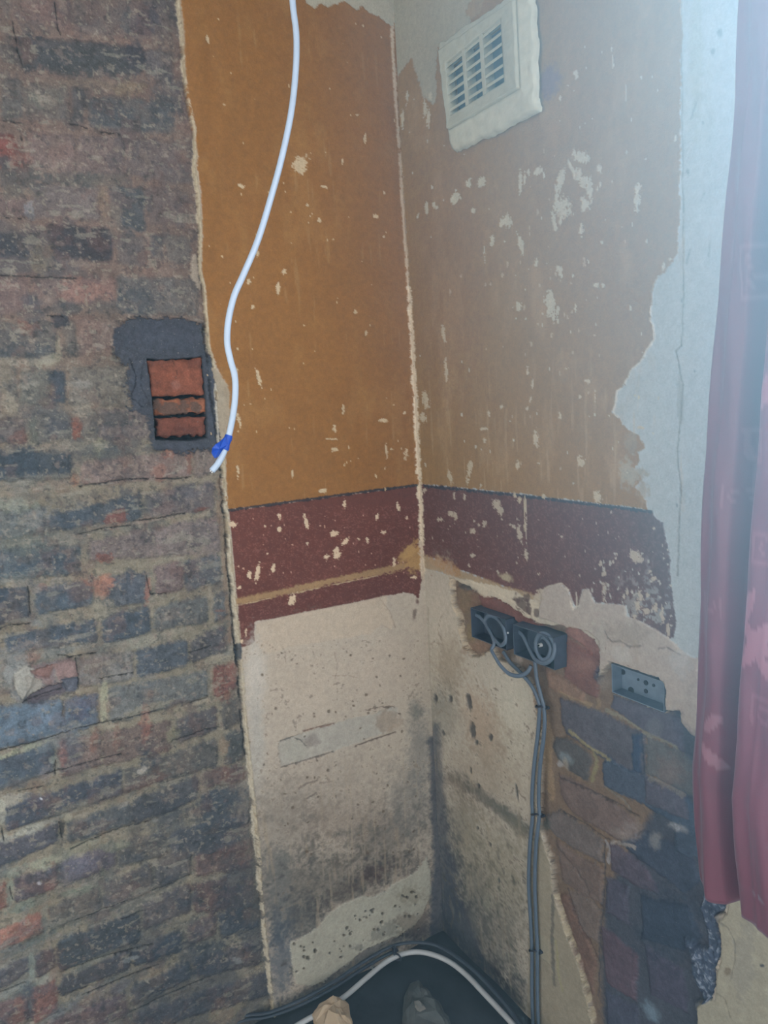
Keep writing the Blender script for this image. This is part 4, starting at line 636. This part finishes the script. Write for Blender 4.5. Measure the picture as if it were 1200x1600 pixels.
# ------------------------------------------------------------------ air vent on the right wall
M_VENT = material('thick_vent_paint', lin((158, 160, 144)), .6, var=.10, scale=60, bump=.5, bscale=150)
M_VDARK = material('vent_hollow', lin((62, 66, 80)), .9)
vent = empty('air_vent', on_right(775, 120, .01))
tag(vent, 'cream painted louvred air vent high on the ochre wall', 'vent')
def RP(x, y, d): return Vector(tuple(on_right(x, y, d)))
def lerp4(q, u, v): return (q[0] * (1 - u) + q[1] * u) * (1 - v) + (q[3] * (1 - u) + q[2] * u) * v
def R3(x, y):  # wall coords (y,z) of a pixel on the right wall
    w = on_right(x, y, .012); return w[1], w[2]
VO = [(697,70),(842,-26),(849,178),(716,241)]     # plaster surround outline tl tr br bl
VF = [(701,80),(822,2),(828,142),(715,206)]
VG = [(713,103),(799,33),(805,132),(719,184)]     # grille
def ringmesh(name, outer, inner, d_out, d_in, mat, seed, rag, base=0., nseg=40, nr=8, cap=True):
    """band between two quads drawn on the right wall, swelling to d_in; outer rim drops to the wall"""
    V = []; Fc = []
    oc = [np.array(on_right(x, y, 0)) for x, y in outer]; ic = [np.array(on_right(x, y, 0)) for x, y in inner]
    N = nseg * 4; prof = [(0, base), (.03, d_out * .6), (.10, d_out)] + [(t, d_out + (d_in - d_out) * t) for t in np.linspace(.2, 1, nr)] + [(1, base - .004)]
    for t, d in prof:
        for s in range(N):
            e, f = divmod(s, nseg); f /= nseg
            a = oc[e] * (1 - f) + oc[(e + 1) % 4] * f; b = ic[e] * (1 - f) + ic[(e + 1) % 4] * f
            q = a * (1 - t) + b * t; w = 1 - t
            q = q.copy(); nz = fbm(np.array([q[1]]), np.array([q[2]]), 60, seed, 4)[0] - .5; nz2 = fbm(np.array([q[1]]), np.array([q[2]]), 60, seed + 7, 4)[0] - .5
            q[1] += nz * rag * w * w; q[2] += nz2 * rag * w * w; q[0] = -(d + (nz * .004 if 0 < t < 1 else 0)); V.append(q)
    for k in range(len(prof) - 1):
        for s in range(N): Fc.append((k * N + s, k * N + (s + 1) % N, (k + 1) * N + (s + 1) % N, (k + 1) * N + s))
    o = obj_from(name, V, Fc, mat); adopt(o, vent); return o
M_SUR = material('vent_plaster_surround', lin((170, 172, 156)), .75, var=.12, scale=50, bump=.7, bscale=110)
ringmesh('plaster_surround', VO, VF, .016, .022, M_SUR, 51, .014, .006)['label'] = 'rough cream plaster collar round the vent'
ringmesh('frame', VF, VG, .027, .025, M_VENT, 71, .002, .010)
gq = [np.array(on_right(x, y, 0)) for x, y in VG]
bm = bmesh.new(); q = [bm.verts.new((-.002, c[1], c[2])) for c in gq]; bm.faces.new(q); q2 = [bm.verts.new((.02, c[1], c[2])) for c in gq]; bm.faces.new(q2)
for k in range(4): bm.faces.new((q[k], q[(k + 1) % 4], q2[(k + 1) % 4], q2[k]))
from_bm('back_plate', bm, M_VDARK, vent)['label'] = 'dark hollow behind the louvres'
def prism(bm, quad, d0, d1):
    a = [bm.verts.new((-d0, c[1], c[2])) for c in quad]; b = [bm.verts.new((-d1, c[1], c[2])) for c in quad]
    bm.faces.new(a[::-1]); bm.faces.new(b)
    for k in range(4): bm.faces.new((a[k], a[(k + 1) % 4], b[(k + 1) % 4], b[k]))
for u0, u1 in ((.315, .375), (.635, .695)):
    bm = bmesh.new(); prism(bm, [lerp4(gq, u0, 0), lerp4(gq, u1, 0), lerp4(gq, u1, 1), lerp4(gq, u0, 1)], .004, .0255); bmesh.ops.recalc_face_normals(bm, faces=bm.faces)
    from_bm('mullion', bm, M_VENT, vent)
cols = ((-.01, .33), (.36, .65), (.68, 1.01))
for r in range(7):
    v = r / 6 
    for (u0, u1) in cols:
        # sloping louvre blade: top edge back, bottom edge forward
        a0, a1 = lerp4(gq, u0, v - .06), lerp4(gq, u1, v - .06); b0, b1 = lerp4(gq, u0, v + .035), lerp4(gq, u1, v + .035)
        t = .0032
        bm = bmesh.new(); vs = []
        for pt, d, dz in ((a0, .006, 0), (a1, .006, 0), (b1, .024, 0), (b0, .024, 0), (a0, .006, -t), (a1, .006, -t), (b1, .024, -t * 1.6), (b0, .024, -t * 1.6)): vs.append(bm.verts.new((-d, pt[1], pt[2] + dz)))
        for f in ((0,1,2,3),(7,6,5,4),(0,4,5,1),(1,5,6,2),(2,6,7,3),(3,7,4,0)): bm.faces.new([vs[i] for i in f])
        bmesh.ops.recalc_face_normals(bm, faces=bm.faces)
        from_bm('louvre', bm, M_VENT, vent)

# ------------------------------------------------------------------ metal back boxes with coiled grey cable
M_STEEL = material('galvanised_steel', lin((112, 126, 142)), .45, .35, var=.18, scale=60, bump=.15)
M_STEEL2 = material('dusty_steel_box', lin((70, 80, 96)), .5, .25, var=.15, scale=60, bump=.15)
M_GREY = material('grey_sheath', lin((82, 96, 112)), .45, var=.05, spec=.4, bump=.05)
M_HOLE = material('knockout_shadow', lin((34, 38, 46)), .8)
M_SCREW = material('bright_screw', lin((225, 228, 230)), .35, .0, bump=0)
def metal_box(cy, cz, w, h, dep, proud, label, mat, tilt=0.):
    """open-fronted box sunk in the wall; cy,cz centre on wall; proud = how far its rim stands out"""
    root = empty('metal_back_box', (-proud, cy, cz)); tag(root, label, 'socket box', 'metal socket boxes'); t = .0016
    bm = bmesh.new(); X0, X1 = -proud, dep - proud; ya, yb = cy - w / 2, cy + w / 2; za, zb = cz - h / 2, cz + h / 2
    bm_box(bm, (X0, ya, za), (X1, ya + t, zb)); bm_box(bm, (X0, yb - t, za), (X1, yb, zb)); bm_box(bm, (X0, ya, za), (X1, yb, za + t)); bm_box(bm, (X0, ya, zb - t), (X1, yb, zb))
    from_bm('shell', bm, mat, root)
    bm = bmesh.new(); bm_box(bm, (X1 - t, ya, za), (X1, yb, zb)); from_bm('back_plate', bm, mat, root)
    return root, X1 - t, (ya, yb, za, zb)
def knock(root, x, y, z, r, name='knockout'):
    bm = bmesh.new(); bmesh.ops.create_cone(bm, cap_ends=True, segments=16, radius1=r, radius2=r, depth=.0012, matrix=Matrix.Translation((x, y, z)) @ Matrix.Rotation(math.pi / 2, 4, 'Y'))
    from_bm(name, bm, M_HOLE, root)
cy, cz, w, h = BOX1
b1, xb1, ex1 = metal_box(cy, cz, w, h, .036, .020, 'dark steel back box nearest the corner with coiled cable', M_STEEL2)
cy2, cz2, w2, h2 = BOX2
b2, xb2, ex2 = metal_box(cy2, cz2, w2, h2, .038, .022, 'dark steel back box in the middle, holding looped cable and a round terminal', M_STEEL2)
cy3, cz3, w3, h3 = box_from_px((953,1037), (1038,1112), (1036,1066), (956,1085), 0.)
b3, xb3, ex3 = metal_box(cy3, cz3, w3, h3, .026, -.002, 'empty galvanised back box in the wall beside the curtain', M_STEEL)
for hx, hy, r in ((997,1062,.0024),(1009,1067,.0044),(1021,1071,.0028),(1008,1052,.0034),(1009,1080,.0038),(962,1046,.0050),(986,1093,.0060)):
    hp_ = on_right(hx, hy, -(xb3 - .001)); knock(b3, xb3 - .0008, min(max(hp_[1], ex3[0] + .004), ex3[1] - .004), min(max(hp_[2], ex3[2] + .004), ex3[3] - .004), r)
knock(b2, -.0225 + .010, ex2[0] - .0004, cz2 - .004, .0001)
for (rt, ex, y, z, dd) in ((b1, ex1, ex1[0], cz + .004, .012),):
    bm = bmesh.new(); bmesh.ops.create_uvsphere(bm, u_segments=10, v_segments=6, radius=.0022, matrix=Matrix.Translation((-.020 + dd * .3, y - .001, z))); from_bm('screw', bm, M_SCREW, rt)
# round terminal
c = on_right(844, 1008, .008); bm = bmesh.new()
bmesh.ops.create_cone(bm, cap_ends=True, segments=20, radius1=.0042, radius2=.0036, depth=.006, matrix=Matrix.Translation(tuple(c)) @ Matrix.Rotation(-math.pi / 2, 4, 'Y')); o = from_bm('screw_terminal', bm, M_SCREW, b2); o['label'] = 'bright round screw terminal'
bm = bmesh.new(); bmesh.ops.create_cone(bm, cap_ends=True, segments=16, radius1=.0018, radius2=.0018, depth=.002, matrix=Matrix.Translation((c[0] - .0035, c[1], c[2])) @ Matrix.Rotation(-math.pi / 2, 4, 'Y')); adopt(from_bm('screw_hole', bm, M_HOLE), b2)

def cable(name, pts, r, flat, mat, label, cat, normal=(-1, 0, 0), group=None, n=10, rfun=None, smooth=True):
    bm = bmesh.new(); tube(bm, catmull(pts, n), r, 14, flat, normal, rfun); bmesh.ops.recalc_face_normals(bm, faces=bm.faces)
    o = from_bm(name, bm, mat, None, smooth); tag(o, label, cat, group); return o
q = lambda L_: [on_right(x, y, d) for x, y, d in L_]
# coils sitting in the boxes
cable('grey_cable', q([(738,958,.004),(752,966,.010),(765,985,.006),(775,1001,.020),(783,1008,.024),(790,1000,.024),(786,980,.020),(776,966,.006),(764,962,.010),(758,972,.010),(768,992,.018),(772,1006,.022),(768,1015,.028),(772,1024,.030),(782,1040,.030),(796,1053,.028),(812,1056,.024),(824,1050,.018),(830,1040,.012)]), .0044, .62, M_GREY, 'grey cable coiled in the box nearest the corner, looping out below it', 'cable', group='grey cables at the boxes')
cable('grey_cable', q([(806,984,.004),(816,992,.010),(826,1012,.016),(836,1030,.024),(852,1036,.026),(864,1026,.024),(866,1008,.020),(858,994,.018),(846,990,.018),(838,1000,.018),(838,1016,.020),(846,1030,.024),(856,1028,.022),(860,1012,.020),(852,998,.016),(844,996,.012),(836,1006,.012)]), .0044, .62, M_GREY, 'grey cable wound in loops round the terminal in the middle box', 'cable', group='grey cables at the boxes')
D = .0065
cable('twin_cable', q([(786,1018,D),(798,1036,D),(816,1054,D),(832,1074,D),(842,1098,D),(843,1110,D),(840,1150,D),(834,1200,D),(831,1250,D),(832,1275,D),(828,1320,D),(826,1380,D),(829,1440,D),(831,1485,D),(831,1550,D),(833,1610,.006),(836,1660,.006)]), .0047, .62, M_GREY, 'left of the two grey cables clipped down the wall to the floor', 'cable', group='grey cables clipped down the wall')
cable('twin_cable', q([(835.6,1034,D),(838.6,1060,D),(844.6,1085,D),(849.6,1105,D),(850.6,1140,D),(843.6,1200,D),(841.6,1250,D),(842.6,1275,D),(837.6,1320,D),(835.6,1380,D),(837.6,1440,D),(839.6,1485,D),(839.6,1550,D),(841.6,1610,.006),(844.6,1660,.006)]), .0047, .62, M_GREY, 'right of the two grey cables clipped down the wall to the floor', 'cable', group='grey cables clipped down the wall')
M_CLIP = material('dark_clip', lin((44, 50, 60)), .5, bump=0)
for (x, y), lb in (((845,1104), 'topmost dark cable clip, just below the boxes'), ((838,1272), 'dark cable clip half way down the grey cables'), ((835,1485), 'lowest dark cable clip on the grey cables near the floor')):
    c = on_right(x, y, .011); root = empty('cable_clip', c); tag(root, lb, 'cable clip', 'clips on the grey cables')
    a = on_right(x - 8, y, .002); b = on_right(x + 9, y, .002); m = on_right(x, y, .011)
    bm = bmesh.new(); tube(bm, catmull([a + np.array([.004, .001, 0]), a, (a + m) / 2 + np.array([-.0045, 0, 0]), m, (b + m) / 2 + np.array([-.003, 0, 0]), b, b + np.array([.0, -.006, -.001])], 6), .0019, 8); from_bm('saddle', bm, M_CLIP, root, True)
    bm = bmesh.new(); bmesh.ops.create_cone(bm, cap_ends=True, segments=12, radius1=.003, radius2=.0022, depth=.008, matrix=Matrix.Translation(tuple(b + np.array([-.003, -.005, -.001]))) @ Matrix.Rotation(-math.pi / 2, 4, 'Y')); from_bm('nail', bm, M_CLIP, root)

# ------------------------------------------------------------------ hanging white flex with blue tape
M_WHITE = material('white_sheath', lin((170, 186, 204)), .35, var=.03, spec=.5, bump=.04)
M_BLUE = material('blue_tape', lin((28, 72, 170)), .4, var=.12, scale=120, bump=.3)
hp = [(455,-260,.20),(454,-90,.20),(457,0,.20),(463,55,.20),(462,110,.20),(455,175,.20),(441,243,.20),(423,310,.20),(403,375,.20),(380,430,.20),(366,462,.20),(357,500,.20),(355,535,.20),(360,562,.20),(367,590,.20),(367,625,.20),(361,665,.20),(352,700,.20),(342,722,.20),(331,736,.20)]
pts = [on_left(x, y, d) for x, y, d in hp]; pts[0][2] = 2.498
bm = bmesh.new(); PP = catmull(pts, 10); tube(bm, PP, .0056, 16, .72, (0, -1, 0)); bmesh.ops.recalc_face_normals(bm, faces=bm.faces)
flex = from_bm('hanging_cable', bm, M_WHITE, None, True); tag(flex, 'white cable hanging from above before the ochre wall, end cut off', 'cable')
bm = bmesh.new(); c = np.array(pts[-1]); dv = Vector(tuple(PP[-1] - PP[-3])).normalized()
for s in (-1, 1):
    sd_ = dv.cross(Vector((0, 1, 0))).normalized() * .0018 * s
    bmesh.ops.create_cone(bm, cap_ends=True, segments=10, radius1=.0009, radius2=.0009, depth=.003, matrix=Matrix.Translation(Vector(tuple(c)) + sd_ + dv * .001) @ dv.to_track_quat('Z', 'Y').to_matrix().to_4x4())
o = from_bm('wire_core', bm, M_SCREW); o.parent = flex
def crumple(center_pts, mat, name, seed, parent=None, th=.0012):
    pass
# tape: wrapped collar and a ragged flag sticking out to the left
i0 = [k for k in range(len(PP)) if project(PP[k][None])[1][0] > 683][0]; i1 = [k for k in range(len(PP)) if project(PP[k][None])[1][0] > 700][0]
bm = bmesh.new(); tube(bm, PP[i0 - 1:i1 + 1], .0064, 18, .8, (0, -1, 0), lambda t: 1 + .12 * math.sin(t * 9))
N = 14
TL = [(352,682),(344,690),(337,694),(332,700),(331,707),(333,712),(336,716),(341,714),(346,706),(350,700),(356,694)]
tv = [np.array(on_left(x, y, .206 - .004 * math.sin(i * 1.9))) for i, (x, y) in enumerate(TL)]; cc = sum(tv) / len(tv); cc = cc + np.array([0, -.004, 0])
for off in (0, .0022):
    vs = [bm.verts.new(tuple(v + np.array([0, off, 0]))) for v in tv]; cv = bm.verts.new(tuple(cc + np.array([0, off, 0])))
    for k in range(len(vs)): bm.faces.new((vs[k], vs[(k + 1) % len(vs)], cv) if off else (vs[(k + 1) % len(vs)], vs[k], cv))
    if off == 0: first = vs
    else:
        for k in range(len(vs)): bm.faces.new((first[k], first[(k + 1) % len(vs)], vs[(k + 1) % len(vs)], vs[k]))
o = from_bm('tape', bm, M_BLUE); o.parent = flex; o['label'] = 'scrap of blue insulating tape'

# ------------------------------------------------------------------ white cable along the floor, dark cables behind it, paper, rubble
M_WCAB = material('grubby_white_sheath', lin((160, 164, 166)), .4, var=.06, bump=.06)
fp = [(380,1660,.02),(465,1602,.022),(505,1580,.025),(540,1556,.03),(575,1526,.034),(605,1502,.038),(632,1490,.042),(660,1488,.042),(695,1499,.036),(725,1520,.030),(760,1556,.026),(790,1588,.022),(808,1608,.02),(850,1660,.02)]
fc = cable('floor_cable', [on_floor(*t) for t in fp], .0062, .9, M_WCAB, 'white cable running along the floor and bending round the corner', 'cable', (0, 0, 1), n=12)
M_DARKC = material('dark_sheath', lin((54, 62, 72)), .5, bump=.05)
fp = [(300,1640,.02),(365,1592,.022),(420,1582,.03),(470,1562,.035),(520,1535,.04),(560,1508,.045),(600,1484,.05),(630,1474,.055),(670,1474,.055),(700,1486,.05),(740,1516,.045),(775,1552,.035),(805,1590,.03),(840,1650,.03)]
cable('floor_cable', [on_floor(*t) for t in fp], .0046, .7, M_DARKC, 'upper dark cable along the foot of the left wall', 'cable', (0, 0, 1), 'dark cables at the wall foot', n=12)
fp = [(300,1652,.006),(365,1600,.015),(420,1588,.02),(470,1570,.024),(520,1544,.028),(560,1518,.032),(600,1494,.036),(622,1484,.04)]
cable('floor_cable', [on_floor(*t) for t in fp], .0046, .7, M_DARKC, 'lower dark cable, hugging the one above at the left wall foot', 'cable', (0, 0, 1), 'dark cables at the wall foot', n=12)
c = on_floor(621, 1494, .046); bm = bmesh.new()
tt = Vector((.8, .35, 0)).normalized(); 
ringp = [Vector(tuple(c)) + Vector((-tt.y, tt.x, 0)) * math.cos(a) * .0095 + Vector((0, 0, 1)) * (math.sin(a) * .0085 - .003) for a in np.linspace(0, 2 * math.pi, 15)]
tube(bm, ringp, .0022, 8, 1, tuple(tt)); bm_box(bm, Vector(tuple(c)) + Vector((-.004, .008, -.004)), Vector(tuple(c)) + Vector((.004, .018, .016)), .0012)
o = from_bm('cable_clip', bm, M_CLIP, None, True); tag(o, 'black clip gripping the white floor cable in the corner', 'cable clip')

M_PAPER = material('tan_masking_paper', lin((168, 150, 126)), .8, var=.10, scale=30, bump=.2)
def paper():
    c0 = on_floor(522, 1584, .035); rnd = random.Random(4); bm = bmesh.new()
    # crumpled sheet folded round the cable: irregular polygon with facets, folded over
    O = [(498,1570),(512,1562),(520,1556),(536,1562),(545,1570),(547,1584),(551,1596),(549,1612),(534,1620),(514,1616),(506,1602),(494,1594),(488,1584),(493,1578)]
    top = []
    for k, (x, y) in enumerate(O): top.append(np.array(on_floor(x, y, .030 + .018 * rnd.random())))
    mid = [(a * .45 + b * .55) + np.array([0, 0, .010 + .016 * rnd.random()]) for a, b in zip(top, [np.array(c0)] * len(top))]; cc = np.array(c0) + np.array([0, 0, .022])
    T_ = [bm.verts.new(tuple(v)) for v in top]; M_ = [bm.verts.new(tuple(v)) for v in mid]; C_ = bm.verts.new(tuple(cc)); n = len(T_)
    for k in range(n):
        bm.faces.new((T_[k], T_[(k + 1) % n], M_[(k + 1) % n])); bm.faces.new((T_[k], M_[(k + 1) % n], M_[k])); bm.faces.new((M_[k], M_[(k + 1) % n], C_))
    B_ = [bm.verts.new((v[0] * .97 + c0[0] * .03, v[1] * .97 + c0[1] * .03, .008 + .006 * rnd.random())) for v in top]
    for k in range(n): bm.faces.new((T_[k], B_[k], B_[(k + 1) % n], T_[(k + 1) % n]))
    bmesh.ops.subdivide_edges(bm, edges=bm.edges[:], cuts=2, use_grid_fill=True)
    for v in bm.verts:
        f = vnoise(np.array([v.co.x * 120]), np.array([v.co.y * 120]), 3)[0] - .5; v.co.z += f * .006; v.co.x += f * .003
    return from_bm('crumpled_paper', bm, M_PAPER, None, False)
o = paper(); tag(o, 'crumpled tan paper scrap wrapped over the white floor cable', 'paper')
M_RUB = material('dusty_rubble', lin((76, 80, 80)), .9, var=.3, scale=25, bump=.8, bscale=90)
M_RUB2 = material('plaster_fragment', lin((110, 110, 106)), .9, var=.1, scale=60, bump=.5)
def lump(name, outline, h0, hgt, mat, label, seed, cat='rubble'):
    base = [np.array(on_floor(x, y, h0)) for x, y in outline]; c = sum(base) / len(base); V = [b.copy() for b in base]; n = len(base); Fc = []
    rnd = random.Random(seed)
    for t, hh in ((.92, .45), (.72, .8), (.42, 1.)):
        for b in base:
            q_ = c + (b - c) * t * rnd.uniform(.92, 1.08); q_[2] = h0 + hgt * hh * rnd.uniform(.8, 1.15); V.append(q_)
    V.append(c + np.array([0, 0, hgt])); L_ = 4
    for r in range(L_ - 1):
        for k in range(n): Fc.append((r * n + k, r * n + (k + 1) % n, (r + 1) * n + (k + 1) % n, (r + 1) * n + k))
    for k in range(n): Fc.append(((L_ - 1) * n + k, (L_ - 1) * n + (k + 1) % n, len(V) - 1))
    Fc.append(tuple(range(n))[::-1]); o = obj_from(name, V, Fc, mat, None, False)
    bm = bmesh.new(); bm.from_mesh(o.data); bmesh.ops.recalc_face_normals(bm, faces=bm.faces); bmesh.ops.subdivide_edges(bm, edges=bm.edges[:], cuts=1, use_grid_fill=True)
    for v in bm.verts:
        f = vnoise(np.array([v.co.x * 90]), np.array([v.co.y * 90 + v.co.z * 50]), seed)[0] - .5; v.co.z += f * .008; v.co.x += f * .006
    bm.to_mesh(o.data); bm.free(); tag(o, label, cat); return o
lump('rubble', [(632,1556),(640,1542),(652,1540),(664,1552),(676,1566),(690,1580),(702,1600),(712,1630),(640,1640),(628,1600),(630,1575)], -.006, .035, M_RUB, 'grey dusty lump of rubble on the dark floor in the corner', 3)
lump('plaster_fragment', [(646,1566),(652,1564),(664,1572),(665,1578),(656,1582),(648,1576)], .026, .010, M_RUB2, 'pale plaster fragment lying on the rubble lump', 8)
lump('plaster_fragment', [(575,1500),(580,1500),(583,1512),(584,1516),(578,1512)], .0, .03, M_RUB2, 'small cream plaster flake leaning behind the white cable', 9)

# ------------------------------------------------------------------ curtain
M_CURT = bpy.data.materials.new('wine_red_curtain_cloth'); M_CURT.use_nodes = True; nt = M_CURT.node_tree; b = nt.nodes['Principled BSDF']
at = nt.nodes.new('ShaderNodeAttribute'); at.attribute_name = 'pigment'
wv = nt.nodes.new('ShaderNodeTexNoise'); wv.inputs['Scale'].default_value = 500; ge = nt.nodes.new('ShaderNodeNewGeometry'); nt.links.new(ge.outputs['Position'], wv.inputs['Vector'])
bp = nt.nodes.new('ShaderNodeBump'); bp.inputs['Strength'].default_value = .25; bp.inputs['Distance'].default_value = .001; nt.links.new(wv.outputs['Fac'], bp.inputs['Height']); nt.links.new(bp.outputs[0], b.inputs['Normal'])
nt.links.new(at.outputs['Color'], b.inputs['Base Color']); b.inputs['Roughness'].default_value = .6; b.inputs['Sheen Weight'].default_value = .35; b.inputs['Sheen Tint'].default_value = (.75, .85, 1, 1)
trn = nt.nodes.new('ShaderNodeBsdfTranslucent'); nt.links.new(at.outputs['Color'], trn.inputs['Color']); mxs = nt.nodes.new('ShaderNodeMixShader'); mxs.inputs[0].default_value = .35
nt.links.new(b.outputs[0], mxs.inputs[1]); nt.links.new(trn.outputs[0], mxs.inputs[2]); nt.links.new(mxs.outputs[0], nt.nodes['Material Output'].inputs['Surface'])
def curtain():
    NS, NT = 160, 300; V = []; C = []; XC = -.10
    edge = [(-300,1160),(0,1150),(150,1143),(300,1128),(450,1116),(600,1106),(750,1096),(900,1090),(1050,1084),(1200,1074),(1290,1078),(1400,1088),(1500,1092)]
    ez = []; ey = []
    for py_, px_ in edge:
        w = on_right(px_, py_, .085); ez.append(w[2]); ey.append(w[1])
    ez = np.array(ez[::-1]); ey = np.array(ey[::-1]); zt = 2.40; zb = float(on_right(1110, 1390, .085)[2])
    for j in range(NT + 1):
        t = j / NT; z = zt + (zb - zt) * t; yl = float(np.interp(z, ez, ey)); yr = -1.06
        for i in range(NS + 1):
            s = i / NS; y = yl + (yr - yl) * s; dist = yl - y   # metres from the left edge
            k = .055 + .012 * t                                # width of the first narrow pleat
            e = dist / k
            x = float(np.interp(dist, (0, .008, .03, .052, .062, .070, .085, .115, .140, .165, .175, .19, .23, .27, .30, .34, .5), (-.072, -.086, -.098, -.094, -.070, -.066, -.100, -.116, -.108, -.082, -.080, -.104, -.118, -.100, -.084, -.11, -.09))) - .004 * math.sin(dist * 130 + 3 * t) * (.3 + t)
            x += .003 * math.sin(z * 9 + s * 8) + .0015 * math.sin(z * 31 + s * 40)
            zz = z
            if t > .97:  # hem sags softly, with rounded pleat corner
                zz -= .006 * math.sin(dist * 40)
                if e < 1: zz += .012 * (max(0, .35 - e) * 2 + max(0, e - .8)) * (t - .97) / .03
            V.append((x, y, zz)); 
    V = np.array(V); px_, py_ = project(V)
    col = np.tile(lin((128, 72, 90)), (len(V), 1)); n = fbm(V[:, 1], V[:, 2], 30, 5, 3) - .5; col *= (1 + n * .15)[:, None]
    def leaf(cx, cz, L_, W_, ang, k):   # embroidered leaf in cloth coordinates (y,z)
        a = math.radians(ang); dx = -(V[:, 1] - cx); dz = V[:, 2] - cz; u = dx * math.cos(a) + dz * math.sin(a); v = -dx * math.sin(a) + dz * math.cos(a)
        m = (np.abs(u) < L_) & (np.abs(v) < W_ * (1 - (u / L_) ** 2)); col[m] = lin((158, 108, 122)) * k
    def sq(cx, cz, w, k=1.):
        m0 = (np.abs(V[:, 1] - cx) < w) & (np.abs(V[:, 2] - cz) < w); m1 = (np.abs(V[:, 1] - cx) < w * .82) & (np.abs(V[:, 2] - cz) < w * .82); r = np.hypot(V[:, 1] - cx, V[:, 2] - cz)
        m = (m0 & ~m1) | ((r < w * .55) & (r > w * .4)); col[m] = lin((142, 88, 104)) * k
    a = on_right(1111, 1130, .10); leaf(a[1], a[2], .021, .0075, 55, 1.); a = on_right(1108, 1184, .10); leaf(a[1], a[2], .023, .0075, -52, 1.)
    for x, y, w in ((1158,405,.018),(1160,440,.018),(1158,700,.02),(1190,860,.02),(1096,950,.016),(1190,1120,.02),(1130,780,.016)): a = on_right(x, y, .12); sq(a[1], a[2], w)
    for x, y in ((1195,600),(1150,960),(1175,1010)): a = on_right(x, y, .12); leaf(a[1], a[2], .04, .012, 60, 1.); leaf(a[1] - .02, a[2] - .03, .03, .010, -40, 1.)
    Fc = [(j * (NS + 1) + i, j * (NS + 1) + i + 1, (j + 1) * (NS + 1) + i + 1, (j + 1) * (NS + 1) + i) for j in range(NT) for i in range(NS)]
    o = obj_from('curtain', V, Fc, M_CURT)
    at_ = o.data.color_attributes.new('pigment', 'FLOAT_COLOR', 'POINT'); c4 = np.ones((len(V), 4), np.float32); c4[:, :3] = col; at_.data.foreach_set('color', c4.ravel())
    md = o.modifiers.new('thickness', 'SOLIDIFY'); md.thickness = .0012
    return o
cur = curtain(); tag(cur, 'long wine-red curtain with embroidered leaves hanging beside the window', 'curtain')
bm = bmesh.new(); tube(bm, [(-.11, -.70, 2.41), (-.11, -1.9, 2.41)], .011, 16); 
for yy in (-.78, -1.85): bm_box(bm, (-.115, yy - .006, 2.405), (-.006, yy + .006, 2.415))
o = from_bm('curtain_rail', bm, M_PAINT, None, True); tag(o, 'white curtain rail above the red curtain', 'curtain rail')
# ------------------------------------------------------------------ added haze volume, stands in for the lens veil beside the window
if HAZE > 0:
    m = bpy.data.materials.new('lens_veil'); m.use_nodes = True; nt = m.node_tree; nt.nodes.remove(nt.nodes['Principled BSDF'])
    vs = nt.nodes.new('ShaderNodeVolumeScatter'); vs.inputs['Anisotropy'].default_value = .0; vs.inputs['Color'].default_value = HAZE_COL
    # veil is densest around the window and thins out into the room
    ge = nt.nodes.new('ShaderNodeNewGeometry'); vm = nt.nodes.new('ShaderNodeVectorMath'); vm.operation = 'SUBTRACT'; vm.inputs[1].default_value = HAZE_C
    nt.links.new(ge.outputs['Position'], vm.inputs[0]); vd = nt.nodes.new('ShaderNodeVectorMath'); vd.operation = 'DIVIDE'; vd.inputs[1].default_value = HAZE_R
    nt.links.new(vm.outputs[0], vd.inputs[0]); ln = nt.nodes.new('ShaderNodeVectorMath'); ln.operation = 'LENGTH'; nt.links.new(vd.outputs[0], ln.inputs[0])
    mr = nt.nodes.new('ShaderNodeMapRange'); mr.interpolation_type = 'SMOOTHSTEP'; mr.inputs[1].default_value = 0; mr.inputs[2].default_value = 1; mr.inputs[3].default_value = HAZE + HAZE_W; mr.inputs[4].default_value = HAZE
    nt.links.new(ln.outputs[1], mr.inputs[0]); nt.links.new(mr.outputs[0], vs.inputs['Density'])
    nt.links.new(vs.outputs[0], nt.nodes['Material Output'].inputs['Volume'])
    bm = bmesh.new(); bm_box(bm, (-2.2, -2.3, .02), (-.001, -.001, 2.49)); o = from_bm('lens_veil', bm, m); tag(o, 'added haze volume imitating a pale lens veil', 'haze', kind='stuff')
